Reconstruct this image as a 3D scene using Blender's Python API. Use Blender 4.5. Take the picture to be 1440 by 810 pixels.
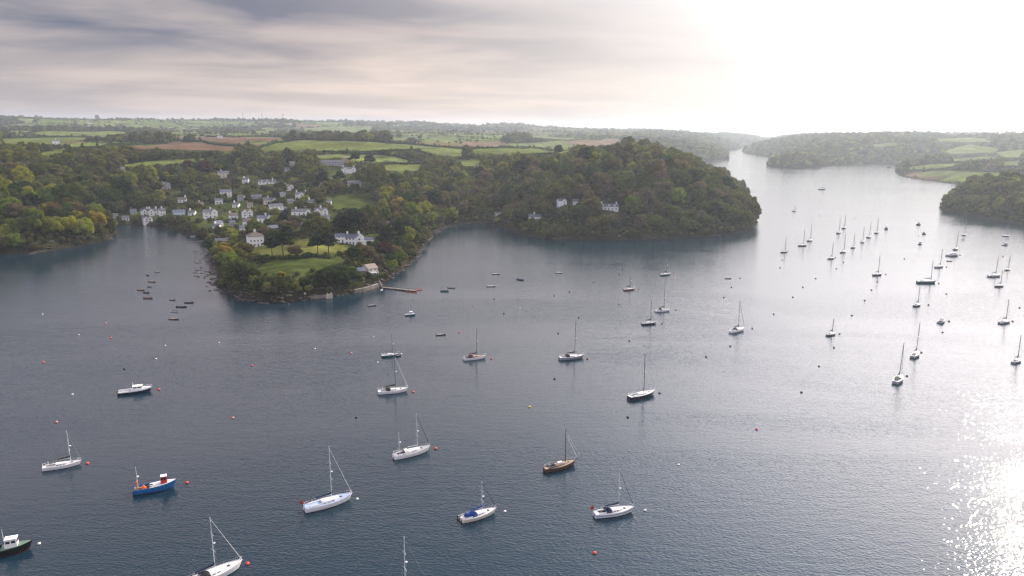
import bpy, bmesh, math, random
import numpy as np
from mathutils import Vector, Matrix

R = math.radians
sc = bpy.context.scene
for o in list(bpy.data.objects):
    bpy.data.objects.remove(o)
C = sc.collection

# ---------------------------------------------------------------- camera
# lens constants taken from the drone photograph (1440 px wide frame)
F, CX, CY = 1050.0, 720.0, 405.0
CAM_H = 95.0
PITCH = math.atan(225.0 / F)
ROLL = R(0.69)
cam_d = bpy.data.cameras.new('camera')
cam_d.sensor_width = 36.0
cam_d.lens = 36.0 * F / 1440.0
cam_d.clip_start = 1.0
cam_d.clip_end = 80000.0
cam = bpy.data.objects.new('camera', cam_d)
C.objects.link(cam)
CAM_R = Matrix.Rotation(math.pi / 2 - PITCH, 3, 'X') @ Matrix.Rotation(ROLL, 3, 'Z')
cam.matrix_world = Matrix.Translation((0, 0, CAM_H)) @ CAM_R.to_4x4()
sc.camera = cam

# ---------------------------------------------------------------- light
SUN_EL, SUN_AZ = R(32.0), R(40.2)          # azimuth clockwise from the view axis (+Y)
SUN_DIR = Vector((math.sin(SUN_AZ) * math.cos(SUN_EL), math.cos(SUN_AZ) * math.cos(SUN_EL), math.sin(SUN_EL)))
sun_d = bpy.data.lights.new('sun', 'SUN')
sun_d.energy = 4.0
sun_d.angle = R(0.8)
sun_d.color = (1.0, 0.87, 0.66)
sun = bpy.data.objects.new('sun', sun_d)
C.objects.link(sun)
sun.rotation_mode = 'QUATERNION'
sun.rotation_quaternion = SUN_DIR.to_track_quat('Z', 'Y')
sun.location = SUN_DIR * 600

sc.view_settings.view_transform = 'Standard'
sc.view_settings.look = 'None'
sc.view_settings.exposure = 0.5
sc.view_settings.gamma = 1.0
sc.view_settings.use_curve_mapping = False
sc.render.engine = 'CYCLES'
sc.cycles.use_denoising = True
sc.cycles.denoising_prefilter = 'ACCURATE'
sc.cycles.sampling_pattern = 'BLUE_NOISE'
sc.cycles.filter_width = 1.3
sc.cycles.use_adaptive_sampling = False
sc.cycles.max_bounces = 5
sc.cycles.diffuse_bounces = 2
sc.cycles.glossy_bounces = 2
sc.cycles.transmission_bounces = 2
sc.cycles.volume_bounces = 0
sc.cycles.transparent_max_bounces = 4
sc.cycles.sample_clamp_indirect = 4.0
sc.cycles.caustics_reflective = False
sc.cycles.caustics_refractive = False


class NT:
    """small helper round a node tree"""
    def __init__(self, tree):
        self.t = tree
        tree.nodes.clear()

    def n(self, kind, **kw):
        nd = self.t.nodes.new(kind)
        for k, v in kw.items():
            if k in nd.inputs.keys() if isinstance(k, str) else False:
                self.set(nd, k, v)
            elif hasattr(nd, k):
                setattr(nd, k, v)
            else:
                self.set(nd, k, v)
        return nd

    def set(self, nd, k, v):
        sock = nd.inputs[k]
        if isinstance(v, bpy.types.NodeSocket):
            self.t.links.new(v, sock)
        else:
            sock.default_value = v

    def math(self, op, a, b=None, c=None, clamp=False):
        nd = self.t.nodes.new('ShaderNodeMath')
        nd.operation = op
        nd.use_clamp = clamp
        for i, v in enumerate((a, b, c)):
            if v is not None:
                self.set(nd, i, v)
        return nd.outputs[0]

    def vmath(self, op, a, b=None, out=0):
        nd = self.t.nodes.new('ShaderNodeVectorMath')
        nd.operation = op
        self.set(nd, 0, a)
        if b is not None:
            self.set(nd, 1, b)
        return nd.outputs[out]

    def mix(self, f, a, b, blend='MIX'):
        nd = self.t.nodes.new('ShaderNodeMix')
        nd.data_type = 'RGBA'
        nd.blend_type = blend
        for k, v in ((0, f), (6, a), (7, b)):
            if isinstance(v, bpy.types.NodeSocket):
                self.t.links.new(v, nd.inputs[k])
            else:
                nd.inputs[k].default_value = v if k == 0 else tuple(v) + ((1,) if len(v) == 3 else ())
        return nd.outputs[2]

    def ramp(self, f, stops, interp='LINEAR'):
        nd = self.t.nodes.new('ShaderNodeValToRGB')
        cr = nd.color_ramp
        cr.interpolation = interp
        while len(cr.elements) > 1:
            cr.elements.remove(cr.elements[-1])
        cr.elements[0].position = stops[0][0]
        for p, _ in stops[1:]:
            cr.elements.new(p)
        for e, (p, c) in zip(cr.elements, stops):
            e.color = tuple(c) + ((1,) if len(c) == 3 else ())
        self.set(nd, 0, f)
        return nd.outputs[0]

    def noise(self, vec, scale, detail=3, rough=0.55, dist=0.0):
        nd = self.t.nodes.new('ShaderNodeTexNoise')
        if vec is not None:
            self.set(nd, 'Vector', vec)
        nd.inputs['Scale'].default_value = scale
        nd.inputs['Detail'].default_value = detail
        nd.inputs['Roughness'].default_value = rough
        nd.inputs['Distortion'].default_value = dist
        return nd.outputs[0]

    def maprange(self, v, a, b, c=0.0, d=1.0):
        nd = self.t.nodes.new('ShaderNodeMapRange')
        nd.interpolation_type = 'SMOOTHSTEP'
        self.set(nd, 0, v)
        for i, q in enumerate((a, b, c, d)):
            nd.inputs[i + 1].default_value = q
        return nd.outputs[0]


# ---------------------------------------------------------------- sky: Nishita air seen past a broken layer of cloud
world = bpy.data.worlds.new('World')
sc.world = world
world.use_nodes = True
W = NT(world.node_tree)
tc = W.n('ShaderNodeTexCoord').outputs['Generated']
dirv = W.vmath('NORMALIZE', tc)
sx = W.n('ShaderNodeSeparateXYZ', Vector=dirv)
zc = W.math('MAXIMUM', sx.outputs[2], 0.0)
sky = W.n('ShaderNodeTexSky')
sky.sky_type = 'NISHITA'
sky.sun_disc = False
sky.sun_elevation = SUN_EL
sky.sun_rotation = SUN_AZ
sky.air_density = 1.2
sky.dust_density = 2.5
cosu = W.vmath('DOT_PRODUCT', dirv, tuple(SUN_DIR), out=1)
# cloud layer is a plane high above: flat coordinates are direction / height
den = W.math('ADD', zc, 0.085)
cu = W.math('DIVIDE', sx.outputs[0], den)
cv = W.math('DIVIDE', sx.outputs[1], den)
cvec = W.n('ShaderNodeCombineXYZ', X=W.math('MULTIPLY', cu, 0.62), Y=W.math('MULTIPLY', cv, 0.80)).outputs[0]
nA = W.noise(cvec, 0.60, 4, 0.5, 0.5)
nB = W.noise(cvec, 1.8, 4, 0.5, 0.5)
nn = W.math('ADD', W.math('MULTIPLY', nA, 0.76), W.math('MULTIPLY', nB, 0.24))
thick = W.maprange(nn, 0.38, 0.64)
# the deck is thicker high up and away from the sun, broken and thin near the horizon
high = W.maprange(zc, 0.045, 0.125)
highest = W.maprange(zc, 0.17, 0.30)
thick = W.math('ADD', W.math('MULTIPLY', thick, W.math('ADD', 0.38, W.math('MULTIPLY', high, 0.30))), W.math('MULTIPLY', high, 0.46), clamp=True)
thick = W.math('MULTIPLY', thick, W.math('SUBTRACT', 1.0, W.math('MULTIPLY', highest, 0.75)))
thin_col = W.ramp(W.math('MULTIPLY_ADD', cosu, 0.5, 0.5), [
    (0.00, (0.50, 0.53, 0.63)), (0.40, (0.42, 0.43, 0.49)), (0.60, (0.46, 0.395, 0.375)), (0.70, (0.53, 0.445, 0.405)), (0.80, (0.66, 0.545, 0.48)),
    (0.86, (0.66, 0.575, 0.53)), (0.90, (0.75, 0.68, 0.64)), (0.93, (0.90, 0.86, 0.85)), (0.96, (1.6, 1.54, 1.52)), (0.985, (2.3, 2.2, 2.1)), (1.0, (2.8, 2.6, 2.4))])
thick_col = W.ramp(W.math('MULTIPLY_ADD', cosu, 0.5, 0.5), [
    (0.00, (0.42, 0.46, 0.58)), (0.40, (0.27, 0.31, 0.40)), (0.60, (0.082, 0.103, 0.168)), (0.70, (0.098, 0.115, 0.172)), (0.77, (0.160, 0.160, 0.205)),
    (0.825, (0.265, 0.250, 0.275)), (0.87, (0.42, 0.39, 0.40)), (0.905, (0.62, 0.585, 0.585)), (0.935, (0.95, 0.90, 0.885)), (0.965, (1.55, 1.50, 1.48)), (0.985, (2.2, 2.1, 2.05)), (1.0, (2.4, 2.25, 2.1))])
# unseen sky overhead and in front, darkened so the near water mirrors less light
over = W.math('MULTIPLY', W.maprange(zc, 0.34, 0.60), W.maprange(sx.outputs[1], -0.1, 0.4))
cl = W.mix(thick, thin_col, thick_col)
cl = W.mix(W.math('MULTIPLY', over, 0.92), cl, W.mix(1.0, cl, (0.34, 0.42, 0.56), 'MULTIPLY'))
# sky above the frame brightened and tinted lilac for the water to mirror
cl = W.mix(W.maprange(zc, 0.14, 0.24), cl, W.mix(1.0, cl, (1.84, 1.80, 1.98), 'MULTIPLY'))
# unseen sky round the sun, brightened a little more to lift the water's reflection
cl = W.mix(W.math('MULTIPLY', W.maprange(zc, 0.15, 0.24), W.maprange(cosu, 0.62, 0.93)), cl, W.mix(1.0, cl, (1.14, 1.12, 1.06), 'MULTIPLY'))
# Nishita shows a little through the whole layer; cloud radiance is given at the Background's own scale
clb = W.vmath('SCALE', cl)
clb.node.inputs['Scale'].default_value = 10.0
fin = W.mix(0.04, clb, sky.outputs[0])
bg = W.n('ShaderNodeBackground', Color=fin, Strength=0.10)
wo = W.n('ShaderNodeOutputWorld')
W.t.links.new(bg.outputs[0], wo.inputs['Surface'])
world.cycles.sampling_method = 'MANUAL'
world.cycles.sample_map_resolution = 512


# ---------------------------------------------------------------- picture <-> ground helpers (only used to survey where things stand)
def ray(px, py):
    v = CAM_R @ Vector(((px - CX), -(py - CY), -F))
    return v.normalized()

def on_water(px, py):
    v = ray(px, py)
    t = -CAM_H / v.z
    return Vector((v.x * t, v.y * t, 0.0))

def polar(px, D):
    a = math.atan((px - CX) / F)
    return (D * math.sin(a), D * math.cos(a))

def depth_scale(p):
    """photo px per metre at a world point"""
    q = CAM_R.transposed() @ (Vector(p) - Vector((0, 0, CAM_H)))
    return F / -q.z

def project(p):
    q = CAM_R.transposed() @ (Vector(p) - Vector((0, 0, CAM_H)))
    return (CX + F * q.x / -q.z, CY - F * q.y / -q.z)
# ---------------------------------------------------------------- value noise on arrays
def _hash(ix, iy, s):
    h = (ix.astype(np.int64) * 374761393 + iy.astype(np.int64) * 668265263 + s * 1442695041) & 0xffffffff
    h = ((h ^ (h >> 13)) * 1274126177) & 0xffffffff
    return ((h ^ (h >> 16)) & 0xffff) / 65535.0

def vnoise(X, Y, s=0):
    ix, iy = np.floor(X), np.floor(Y)
    fx, fy = X - ix, Y - iy
    fx = fx * fx * (3 - 2 * fx); fy = fy * fy * (3 - 2 * fy)
    a = _hash(ix, iy, s); b = _hash(ix + 1, iy, s); c = _hash(ix, iy + 1, s); d = _hash(ix + 1, iy + 1, s)
    return (a * (1 - fx) + b * fx) * (1 - fy) + (c * (1 - fx) + d * fx) * fy

def fbm(X, Y, s=0, o=4):
    t, a, tot = 0.0, 1.0, 0.0
    for i in range(o):
        t = t + a * vnoise(X * 2 ** i + 17.3 * i, Y * 2 ** i - 9.1 * i, s + i)
        tot += a
        a *= 0.5
    return t / tot            # 0..1

# ---------------------------------------------------------------- coastlines (surveyed from the waterline), W = on the water, P = bearing and range
def Wp(x, y):
    p = on_water(x, y)
    return (p.x, p.y)

COAST_A = [polar(-330, 470), polar(-250, 520), Wp(-120, 366), Wp(-60, 360), Wp(0, 358), Wp(40, 356), Wp(80, 351), Wp(110, 346), Wp(140, 341), Wp(158, 334), Wp(163, 327),
           Wp(160, 321), Wp(158, 317), Wp(185, 315), Wp(215, 318), Wp(240, 323), Wp(262, 329), Wp(278, 336), Wp(292, 344), Wp(296, 356), Wp(297, 368), Wp(304, 378), Wp(306, 390), Wp(305, 402),
           Wp(320, 412), Wp(340, 420), Wp(370, 425), Wp(398, 426), Wp(430, 421), Wp(455, 418), Wp(482, 414), Wp(505, 410), Wp(520, 406), Wp(535, 401), Wp(548, 392), Wp(562, 382),
           Wp(577, 370), Wp(587, 356), Wp(598, 341), Wp(608, 329), Wp(625, 320), Wp(645, 315), Wp(668, 313), Wp(692, 316), Wp(712, 322), Wp(735, 330), Wp(780, 336), Wp(840, 338),
           Wp(900, 337), Wp(960, 335), Wp(1010, 331), Wp(1045, 327), Wp(1062, 321), Wp(1064, 312), polar(1058, 900), polar(1050, 1000), polar(1042, 1150), polar(1026, 1350), polar(1005, 1560),
           polar(960, 1750), polar(920, 1950), polar(930, 2200), polar(985, 2420), polar(1018, 2640), Wp(1023, 214), Wp(1018, 211.5), Wp(1034, 210.6), Wp(1041, 208.6), Wp(1045, 204.8), Wp(1056, 203.8),
           polar(1080, 5600), polar(1080, 40000), polar(-700, 40000), polar(-700, 900)]
COAST_D = [polar(1058, 5800), Wp(1055, 206.0), Wp(1048, 209.8), Wp(1043, 212.4), Wp(1052, 215.6), Wp(1068, 218), Wp(1086, 220.5), Wp(1088, 224), Wp(1080, 228), Wp(1079, 233), Wp(1092, 235.4), Wp(1130, 236),
           Wp(1165, 234), Wp(1186, 231), Wp(1230, 230.4), Wp(1276, 231), Wp(1262, 237), Wp(1259, 241), Wp(1272, 249), Wp(1300, 253), Wp(1340, 258.5), Wp(1370, 262), polar(1410, 1520), polar(1470, 1460),
           polar(1450, 1430), polar(1400, 1390), polar(1362, 1330), polar(1336, 1230), polar(1322, 1110), Wp(1321, 287), Wp(1325, 293.5), Wp(1336, 298.5), Wp(1358, 302), Wp(1372, 303), Wp(1380, 307), Wp(1410, 311), Wp(1440, 316), Wp(1500, 323), Wp(1600, 331),
           polar(1800, 700), polar(2300, 760), polar(2600, 40000), polar(1058, 40000)]
COASTS = [np.array(COAST_A), np.array(COAST_D)]

def sdf_poly(X, Y, P):
    d2 = np.full(X.shape, 1e18)
    inside = np.zeros(X.shape, bool)
    n = len(P)
    for i in range(n):
        ax, ay = P[i]; bx, by = P[(i + 1) % n]
        ex, ey = bx - ax, by - ay
        t = np.clip(((X - ax) * ex + (Y - ay) * ey) / (ex * ex + ey * ey + 1e-9), 0, 1)
        dx, dy = X - ax - t * ex, Y - ay - t * ey
        d2 = np.minimum(d2, dx * dx + dy * dy)
        if ay != by:
            c = ((ay > Y) != (by > Y)) & (X < ex * (Y - ay) / ey + ax)
            inside ^= c
    d = np.sqrt(d2)
    return np.where(inside, d, -d)

def coast_dist(X, Y):
    d = sdf_poly(X, Y, COASTS[0])
    d = np.maximum(d, sdf_poly(X, Y, COASTS[1]))
    rng = np.hypot(X, Y)
    amp = np.clip(rng / 1100, 0.3, 1.3)
    d = d + (fbm(X / 22, Y / 22, 5, 3) - 0.5) * 8 * amp + (fbm(X / 5, Y / 5, 15, 2) - 0.5) * 3.0
    return d

# plateau height P and slope length L at survey points (bearing px, range, P, L)
CTRL = [(-200, 560, 34, 60), (0, 580, 36, 45), (80, 600, 34, 45), (140, 640, 20, 40), (0, 900, 60, 150), (150, 870, 48, 150), (-200, 900, 60, 120),
        (100, 1500, 60, 150), (0, 2000, 60, 150), (200, 1300, 58, 150), (200, 740, 42, 150), (270, 780, 48, 170), (330, 820, 50, 190),
        (400, 780, 45, 190), (320, 640, 30, 120), (380, 600, 20, 80), (390, 440, 13, 16), (440, 470, 15, 18), (480, 450, 12, 14), (360, 520, 16, 30), (430, 540, 19, 35), (520, 470, 13, 22),
        (500, 550, 20, 50), (550, 610, 30, 55), (500, 700, 45, 130), (450, 1000, 60, 210), (560, 760, 48, 120), (600, 900, 50, 180), (680, 860, 52, 170),
        (750, 880, 72, 120), (850, 850, 80, 115), (880, 930, 84, 110), (960, 860, 80, 100), (1030, 830, 62, 80), (1050, 1000, 50, 90), (1010, 1300, 55, 110), (900, 1300, 75, 110),
        (600, 1400, 60, 200), (450, 1500, 62, 200), (750, 1500, 64, 200), (500, 1900, 62, 200), (700, 2200, 64, 200), (800, 2600, 62, 150), (950, 2750, 56, 120),
        (0, 4700, 112, 300), (200, 5200, 114, 300), (400, 5200, 114, 300), (560, 5600, 117, 300), (700, 6000, 108, 300), (800, 6200, 88, 300), (900, 6200, 84, 300), (1050, 6200, 84, 300),
        (1250, 7200, 82, 300), (1440, 7200, 80, 300), (0, 3000, 66, 200), (300, 3000, 66, 200), (500, 3000, 66, 200), (650, 3600, 76, 200), (850, 4200, 80, 200), (960, 4500, 84, 200),
        (1150, 3400, 90, 230), (1110, 2500, 62, 200), (1220, 3200, 84, 230), (1290, 2100, 26, 60), (1400, 2000, 34, 110), (1480, 1600, 34, 110), (1320, 3000, 74, 200), (1420, 3600, 82, 200),
        (1350, 1000, 26, 35), (1400, 930, 36, 38), (1480, 880, 44, 50), (1420, 1050, 34, 40), (1700, 900, 60, 90), (1480, 1150, 22, 60), (1500, 5000, 92, 200)]
CT = np.array([(math.atan((c[0] - CX) / F), math.log(c[1]), c[2], c[3]) for c in CTRL])

def plateau(X, Y):
    az = np.arctan2(X, np.maximum(Y, 1.0)); ld = np.log(np.maximum(np.hypot(X, Y), 50.0))
    num = np.zeros(X.shape); nl = np.zeros(X.shape); den = np.zeros(X.shape) + 1e-12
    for a, l, p, L in CT:
        q = ((az - a) / 0.065) ** 2 + ((ld - l) / 0.17) ** 2
        w = 1.0 / (0.15 + q) ** 2.2
        num += w * p; nl += w * L; den += w
    return num / den, nl / den

def height(X, Y):
    d = coast_dist(X, Y)
    P, L = plateau(X, Y)
    rng = np.hypot(X, Y)
    ra = np.clip(0.36 - (rng - 1500) / 3000 * 0.24, 0.10, 0.36)
    rel = 1.0 - ra / 2 + ra * fbm(X / 260, Y / 260, 31, 4)
    z = P * (rel * np.clip((rng - 300) / 500, 0.0, 1) + (1 - np.clip((rng - 300) / 500, 0, 1))) * (1 - np.exp(-np.maximum(d, 0) / L))
    z = z + np.clip(rng / 3000 - 0.8, 0, 1.2) * (fbm(X / 700, Y / 700, 77, 3) - 0.5) * 16 * np.clip(d / 300, 0, 1)
    bank = 2.2 * np.clip(d / 3.0, 0, 1) * (0.6 + 0.8 * fbm(X / 9, Y / 9, 9, 2))
    z = np.where(d > 0, z + bank - 0.25, np.maximum(d * 0.25, -6.0) - 0.3)
    return z, d

# fan shaped survey grid: fine near, coarse far, one sheet out to the horizon
NA, ND = 900, 620
AZ = np.linspace(R(-50), R(50), NA)
LD = np.linspace(math.log(380), math.log(7900), ND)
GA, GL = np.meshgrid(AZ, LD, indexing='ij')
GX, GY = np.exp(GL) * np.sin(GA), np.exp(GL) * np.cos(GA)
GZ, GD = height(GX, GY)

def _bil(G, x, y):
    a = (math.atan2(x, y) - AZ[0]) / (AZ[1] - AZ[0]); l = (math.log(max(math.hypot(x, y), 381)) - LD[0]) / (LD[1] - LD[0])
    i = min(max(int(a), 0), NA - 2); j = min(max(int(l), 0), ND - 2)
    u = min(max(a - i, 0), 1); v = min(max(l - j, 0), 1)
    return (G[i, j] * (1 - u) + G[i + 1, j] * u) * (1 - v) + (G[i, j + 1] * (1 - u) + G[i + 1, j + 1] * u) * v

def gz(x, y):
    return float(_bil(GZ, x, y))

def gd(x, y):
    return float(_bil(GD, x, y))

def on_land(px, py, up=0.0, far=24000.0, near=385.0):
    """first point where the line of sight through a photo pixel comes down to (ground + up)"""
    v = ray(px, py)
    h = math.hypot(v.x, v.y)
    D = near
    prev = D
    while D < far:
        x, y, z = v.x / h * D, v.y / h * D, CAM_H + v.z / h * D
        if z <= max(gz(x, y), 0) + up:
            lo, hi = prev, D
            for _ in range(12):
                m = 0.5 * (lo + hi)
                x, y, z = v.x / h * m, v.y / h * m, CAM_H + v.z / h * m
                if z <= max(gz(x, y), 0) + up:
                    hi = m
                else:
                    lo = m
            return Vector((v.x / h * hi, v.y / h * hi, gz(v.x / h * hi, v.y / h * hi)))
        prev = D
        D *= 1.004
    return None

def in_poly(X, Y, P):
    inside = np.zeros(np.shape(X), bool)
    n = len(P)
    for i in range(n):
        ax, ay = P[i][0], P[i][1]; bx, by = P[(i + 1) % n][0], P[(i + 1) % n][1]
        if ay != by:
            inside ^= ((ay > Y) != (by > Y)) & (X < (bx - ax) * (Y - ay) / (by - ay) + ax)
    return inside

# ---------------------------------------------------------------- land cover
# fields and lawns as outlines surveyed in the photograph and laid on the ground: (kind, [(px,py)...])
FIELDS = [
    ('pasture', [(357, 214), (400, 200), (430, 197), (470, 198), (540, 202), (600, 207), (592, 211), (540, 212), (470, 215), (430, 211), (390, 213)]),
    ('lightpasture', [(470, 219), (520, 216), (560, 221), (585, 227), (530, 229), (500, 227)]),
    ('pasture', [(533, 233), (560, 230), (598, 231), (592, 238), (565, 245), (540, 240)]),
    ('lightpasture', [(583, 212), (625, 208), (655, 210), (650, 220), (620, 219), (590, 216)]),
    ('pasture', [(636, 225), (660, 223), (682, 228), (676, 234), (650, 233)]),
    ('pasture', [(664, 211), (700, 210), (770, 211), (815, 212), (780, 217), (740, 219), (665, 216)]),
    ('pasture', [(440, 218), (480, 217), (482, 222), (450, 224)]),
    ('soil', [(330, 200), (385, 203), (357, 207), (300, 205), (290, 201), (270, 193), (350, 193), (400, 194), (390, 200)]),
    ('soil', [(180, 206), (250, 199), (335, 206), (330, 213), (240, 210), (190, 209)]),
    ('pasture', [(0, 196), (60, 194), (130, 194), (90, 201), (0, 202)]),
    ('lightpasture', [(40, 188), (100, 185), (160, 184), (195, 188), (150, 191), (60, 191)]),
    ('pasture', [(48, 217), (100, 209), (150, 204), (200, 200), (165, 206), (90, 214), (60, 221)]),
    ('pasture', [(165, 233), (200, 228), (250, 224), (300, 224), (250, 230), (200, 234)]),
    ('palepasture', [(350, 184), (385, 181), (390, 186), (355, 189)]),
    ('palepasture', [(420, 181), (480, 178), (530, 182), (500, 187), (430, 184)]),
    ('palepasture', [(545, 194), (600, 190), (600, 195), (560, 198)]),
    ('palepasture', [(592, 196), (620, 190), (645, 194), (640, 199), (600, 200)]),
    ('palesoil', [(650, 200), (700, 198), (720, 204), (680, 208), (645, 206)]),
    ('palepasture', [(715, 201), (790, 198), (830, 205), (770, 208), (720, 207)]),
    ('palesoil', [(790, 200), (870, 195), (880, 203), (830, 207)]),
    ('palepasture', [(745, 190), (830, 194), (800, 197), (750, 194)]),
    ('lawn', [(460, 282), (480, 274), (520, 271), (532, 276), (530, 290), (500, 294), (470, 296)]),
    ('lawn', [(458, 240), (495, 240), (494, 251), (470, 254), (452, 250)]),
    ('lawn', [(290, 285), (350, 282), (352, 291), (300, 294)]),
    ('sunlawn', [(346, 346), (380, 344), (440, 336), (470, 343), (520, 347), (500, 352), (470, 357), (430, 361), (380, 363), (350, 356)]),  # low sunlight on this grass is put into its lighter colour
    ('lawn', [(356, 371), (400, 365), (460, 364), (486, 366), (470, 376), (440, 383), (400, 390), (370, 386), (352, 378)]),
    ('lawn', [(500, 330), (530, 330), (534, 336), (512, 336)]),
    ('lightpasture', [(1268, 238), (1300, 232), (1345, 230), (1345, 234), (1310, 239), (1275, 242)]),
    ('palepasture', [(1335, 224), (1390, 220), (1412, 222), (1380, 226), (1338, 229)]),
    ('palepasture', [(1330, 211), (1365, 203), (1408, 209), (1395, 215), (1335, 217)]),
    ('palepasture', [(1408, 228), (1440, 226), (1440, 234), (1412, 235)]),
    ('palepasture', [(1290, 243), (1340, 240), (1380, 243), (1350, 248), (1300, 248)]),
    ('palepasture', [(1315, 195), (1360, 193), (1400, 196), (1370, 200), (1320, 199)]),
    ('palepasture', [(1400, 214), (1440, 210), (1440, 220), (1415, 222)]),
    ('palepasture', [(1225, 203), (1260, 200), (1265, 204), (1230, 207)]),
]
FCOL = {'pasture': (0.102, 0.130, 0.036), 'lightpasture': (0.125, 0.160, 0.048), 'palepasture': (0.115, 0.150, 0.052), 'soil': (0.120, 0.080, 0.055),
        'palesoil': (0.15, 0.115, 0.085), 'lawn': (0.062, 0.086, 0.024), 'sunlawn': (0.112, 0.125, 0.036)}
FIELD_POLYS = []
for kind, pts in FIELDS:
    w = [on_land(x, y) for x, y in pts]
    w = [p for p in w if p is not None]
    if len(w) >= 3:
        FIELD_POLYS.append((kind, [(p.x, p.y) for p in w]))

cover = np.zeros(GX.shape, np.int8)           # 0 wood floor, 1 open ground, 2 village gardens, 3 shore
GC = np.zeros(GX.shape + (3,))
GC[...] = (0.030, 0.036, 0.016)
rng_g = np.exp(GL)
# far patchwork of fields: jittered cells in world space
def cells(X, Y, sx_, sy_, seed):
    # a warped grid so hedges bend
    wx = X + (fbm(X / 400, Y / 400, seed + 3, 2) - 0.5) * 260
    wy = Y + (fbm(X / 400, Y / 400, seed + 4, 2) - 0.5) * 260
    ix, iy = np.floor(wx / sx_), np.floor(wy / sy_)
    best = np.full(X.shape, 1e9); second = np.full(X.shape, 1e9); bid = np.zeros(X.shape)
    for ddx in (-1, 0, 1):
        for ddy in (-1, 0, 1):
            cx_, cy_ = ix + ddx, iy + ddy
            px_ = (cx_ + 0.15 + 0.7 * _hash(cx_, cy_, seed)) * sx_
            py_ = (cy_ + 0.15 + 0.7 * _hash(cx_, cy_, seed + 1)) * sy_
            d = np.maximum(np.abs(wx - px_) / sx_, np.abs(wy - py_) / sy_) * sx_ * 0.6 + np.hypot(wx - px_, wy - py_) * 0.4
            idv = _hash(cx_, cy_, seed + 2)
            nb = d < best
            second = np.where(nb, best, np.minimum(second, d))
            bid = np.where(nb, idv, bid)
            best = np.where(nb, d, best)
    return bid, second - best

def far_cover(X, Y):
    """1 where open field, 0 where wood; id, edge distance"""
    idv, edge = cells(X, Y, 230.0, 190.0, 40)
    D = np.hypot(X, Y); az = np.arctan2(X, Y)
    woody = fbm(X / 600, Y / 600, 91, 3)
    open_ = (D > 1250) & (idv > 0.10) & (woody < 0.71)
    # wooded slopes that fall to the far water
    d = coast_dist(X, Y)
    open_ &= ~((d < 420) & (D > 1900))
    open_ &= ~((az > R(15.5)) & (az < R(27.5)) & (D < 3900) & (idv < 0.85))
    return open_, idv, edge

fo, fid, fed = far_cover(GX, GY)
pal = np.array([(0.105, 0.150, 0.035), (0.13, 0.17, 0.05), (0.085, 0.13, 0.03), (0.15, 0.115, 0.075), (0.12, 0.165, 0.05), (0.10, 0.14, 0.045)])
GC[fo] = pal[(np.clip(fid[fo] * 997 % 1, 0, 0.999) * 6).astype(int)]
cover[fo] = 1
hedge_line = fo & (fed < 7)
GC[hedge_line] = (0.035, 0.042, 0.02)
for kind, P in FIELD_POLYS:
    m = in_poly(GX, GY, P)
    GC[m] = FCOL[kind]
    cover[m] = 1
VILLAGE = [on_land(x, y) for x, y in [(165, 309), (200, 285), (225, 262), (262, 262), (300, 240), (340, 240), (400, 248), (440, 262), (470, 268), (462, 296), (505, 300), (500, 318), (450, 322), (400, 326), (350, 342), (300, 342), (270, 324), (230, 316), (190, 312)]]
VILLAGE = [(p.x, p.y) for p in VILLAGE]
mv = in_poly(GX, GY, VILLAGE) & (cover == 0)
gn = fbm(GX / 14, GY / 14, 55, 3)
GC[mv] = np.where(gn[mv][:, None] > 0.52, np.array((0.075, 0.10, 0.03)), np.array((0.045, 0.055, 0.025)))
cover[mv] = 2
tip = in_poly(GX, GY, [(p.x, p.y) for p in (on_land(x, y) for x, y in [(330, 345), (520, 330), (560, 360), (500, 400), (400, 405), (335, 385)])]) & (cover == 0)
GC[tip] = (0.06, 0.08, 0.025)
shore = (GZ < 1.8 + 1.2 * fbm(GX / 12, GY / 12, 3, 2)) & (GD < 4)
sn = fbm(GX / 4, GY / 4, 61, 3)[..., None]
GC[shore] = ((0.028, 0.023, 0.019) * (0.5 + sn) + 0.0)[shore]
weed = (GZ < 0.9)
GC[weed] = ((0.028, 0.026, 0.018) * (0.6 + sn))[weed]
cover[shore] = 3

def grid_mesh(name, X, Y, Z, col=None):
    na, nd = X.shape
    me = bpy.data.meshes.new(name)
    co = np.stack([X, Y, Z], -1).reshape(-1, 3).astype(np.float32)
    idx = np.arange(na * nd).reshape(na, nd)
    q = np.stack([idx[:-1, :-1], idx[1:, :-1], idx[1:, 1:], idx[:-1, 1:]], -1).reshape(-1, 4)
    me.vertices.add(len(co)); me.vertices.foreach_set('co', co.ravel())
    me.loops.add(q.size); me.loops.foreach_set('vertex_index', q.ravel().astype(np.int32))
    me.polygons.add(len(q)); me.polygons.foreach_set('loop_start', np.arange(0, q.size, 4, dtype=np.int32))
    me.update(calc_edges=True)
    me.polygons.foreach_set('use_smooth', np.ones(len(q), bool))
    if col is not None:
        a = me.color_attributes.new('land', 'FLOAT_COLOR', 'POINT')
        cc = np.ones((len(co), 4), np.float32); cc[:, :3] = col.reshape(-1, 3)
        a.data.foreach_set('color', cc.ravel())
    return me

def material(name):
    m = bpy.data.materials.new(name)
    m.use_nodes = True
    return m, NT(m.node_tree)

def finish(m, T, shader):
    o = T.n('ShaderNodeOutputMaterial')
    T.t.links.new(shader, o.inputs['Surface'])
    return m

m_land, T = material('land')
att = T.n('ShaderNodeVertexColor', layer_name='land').outputs[0]
pos = T.n('ShaderNodeNewGeometry').outputs['Position']
n1 = T.noise(pos, 0.012, 4, 0.6)
n2 = T.noise(pos, 0.16, 4, 0.65)
v = T.math('ADD', T.math('MULTIPLY', n1, 0.9), T.math('MULTIPLY', n2, 0.7))
v = T.maprange(v, 0.5, 1.1, 0.62, 1.32)
c = T.vmath('SCALE', att); T.set(c.node, 'Scale', v)
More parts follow.
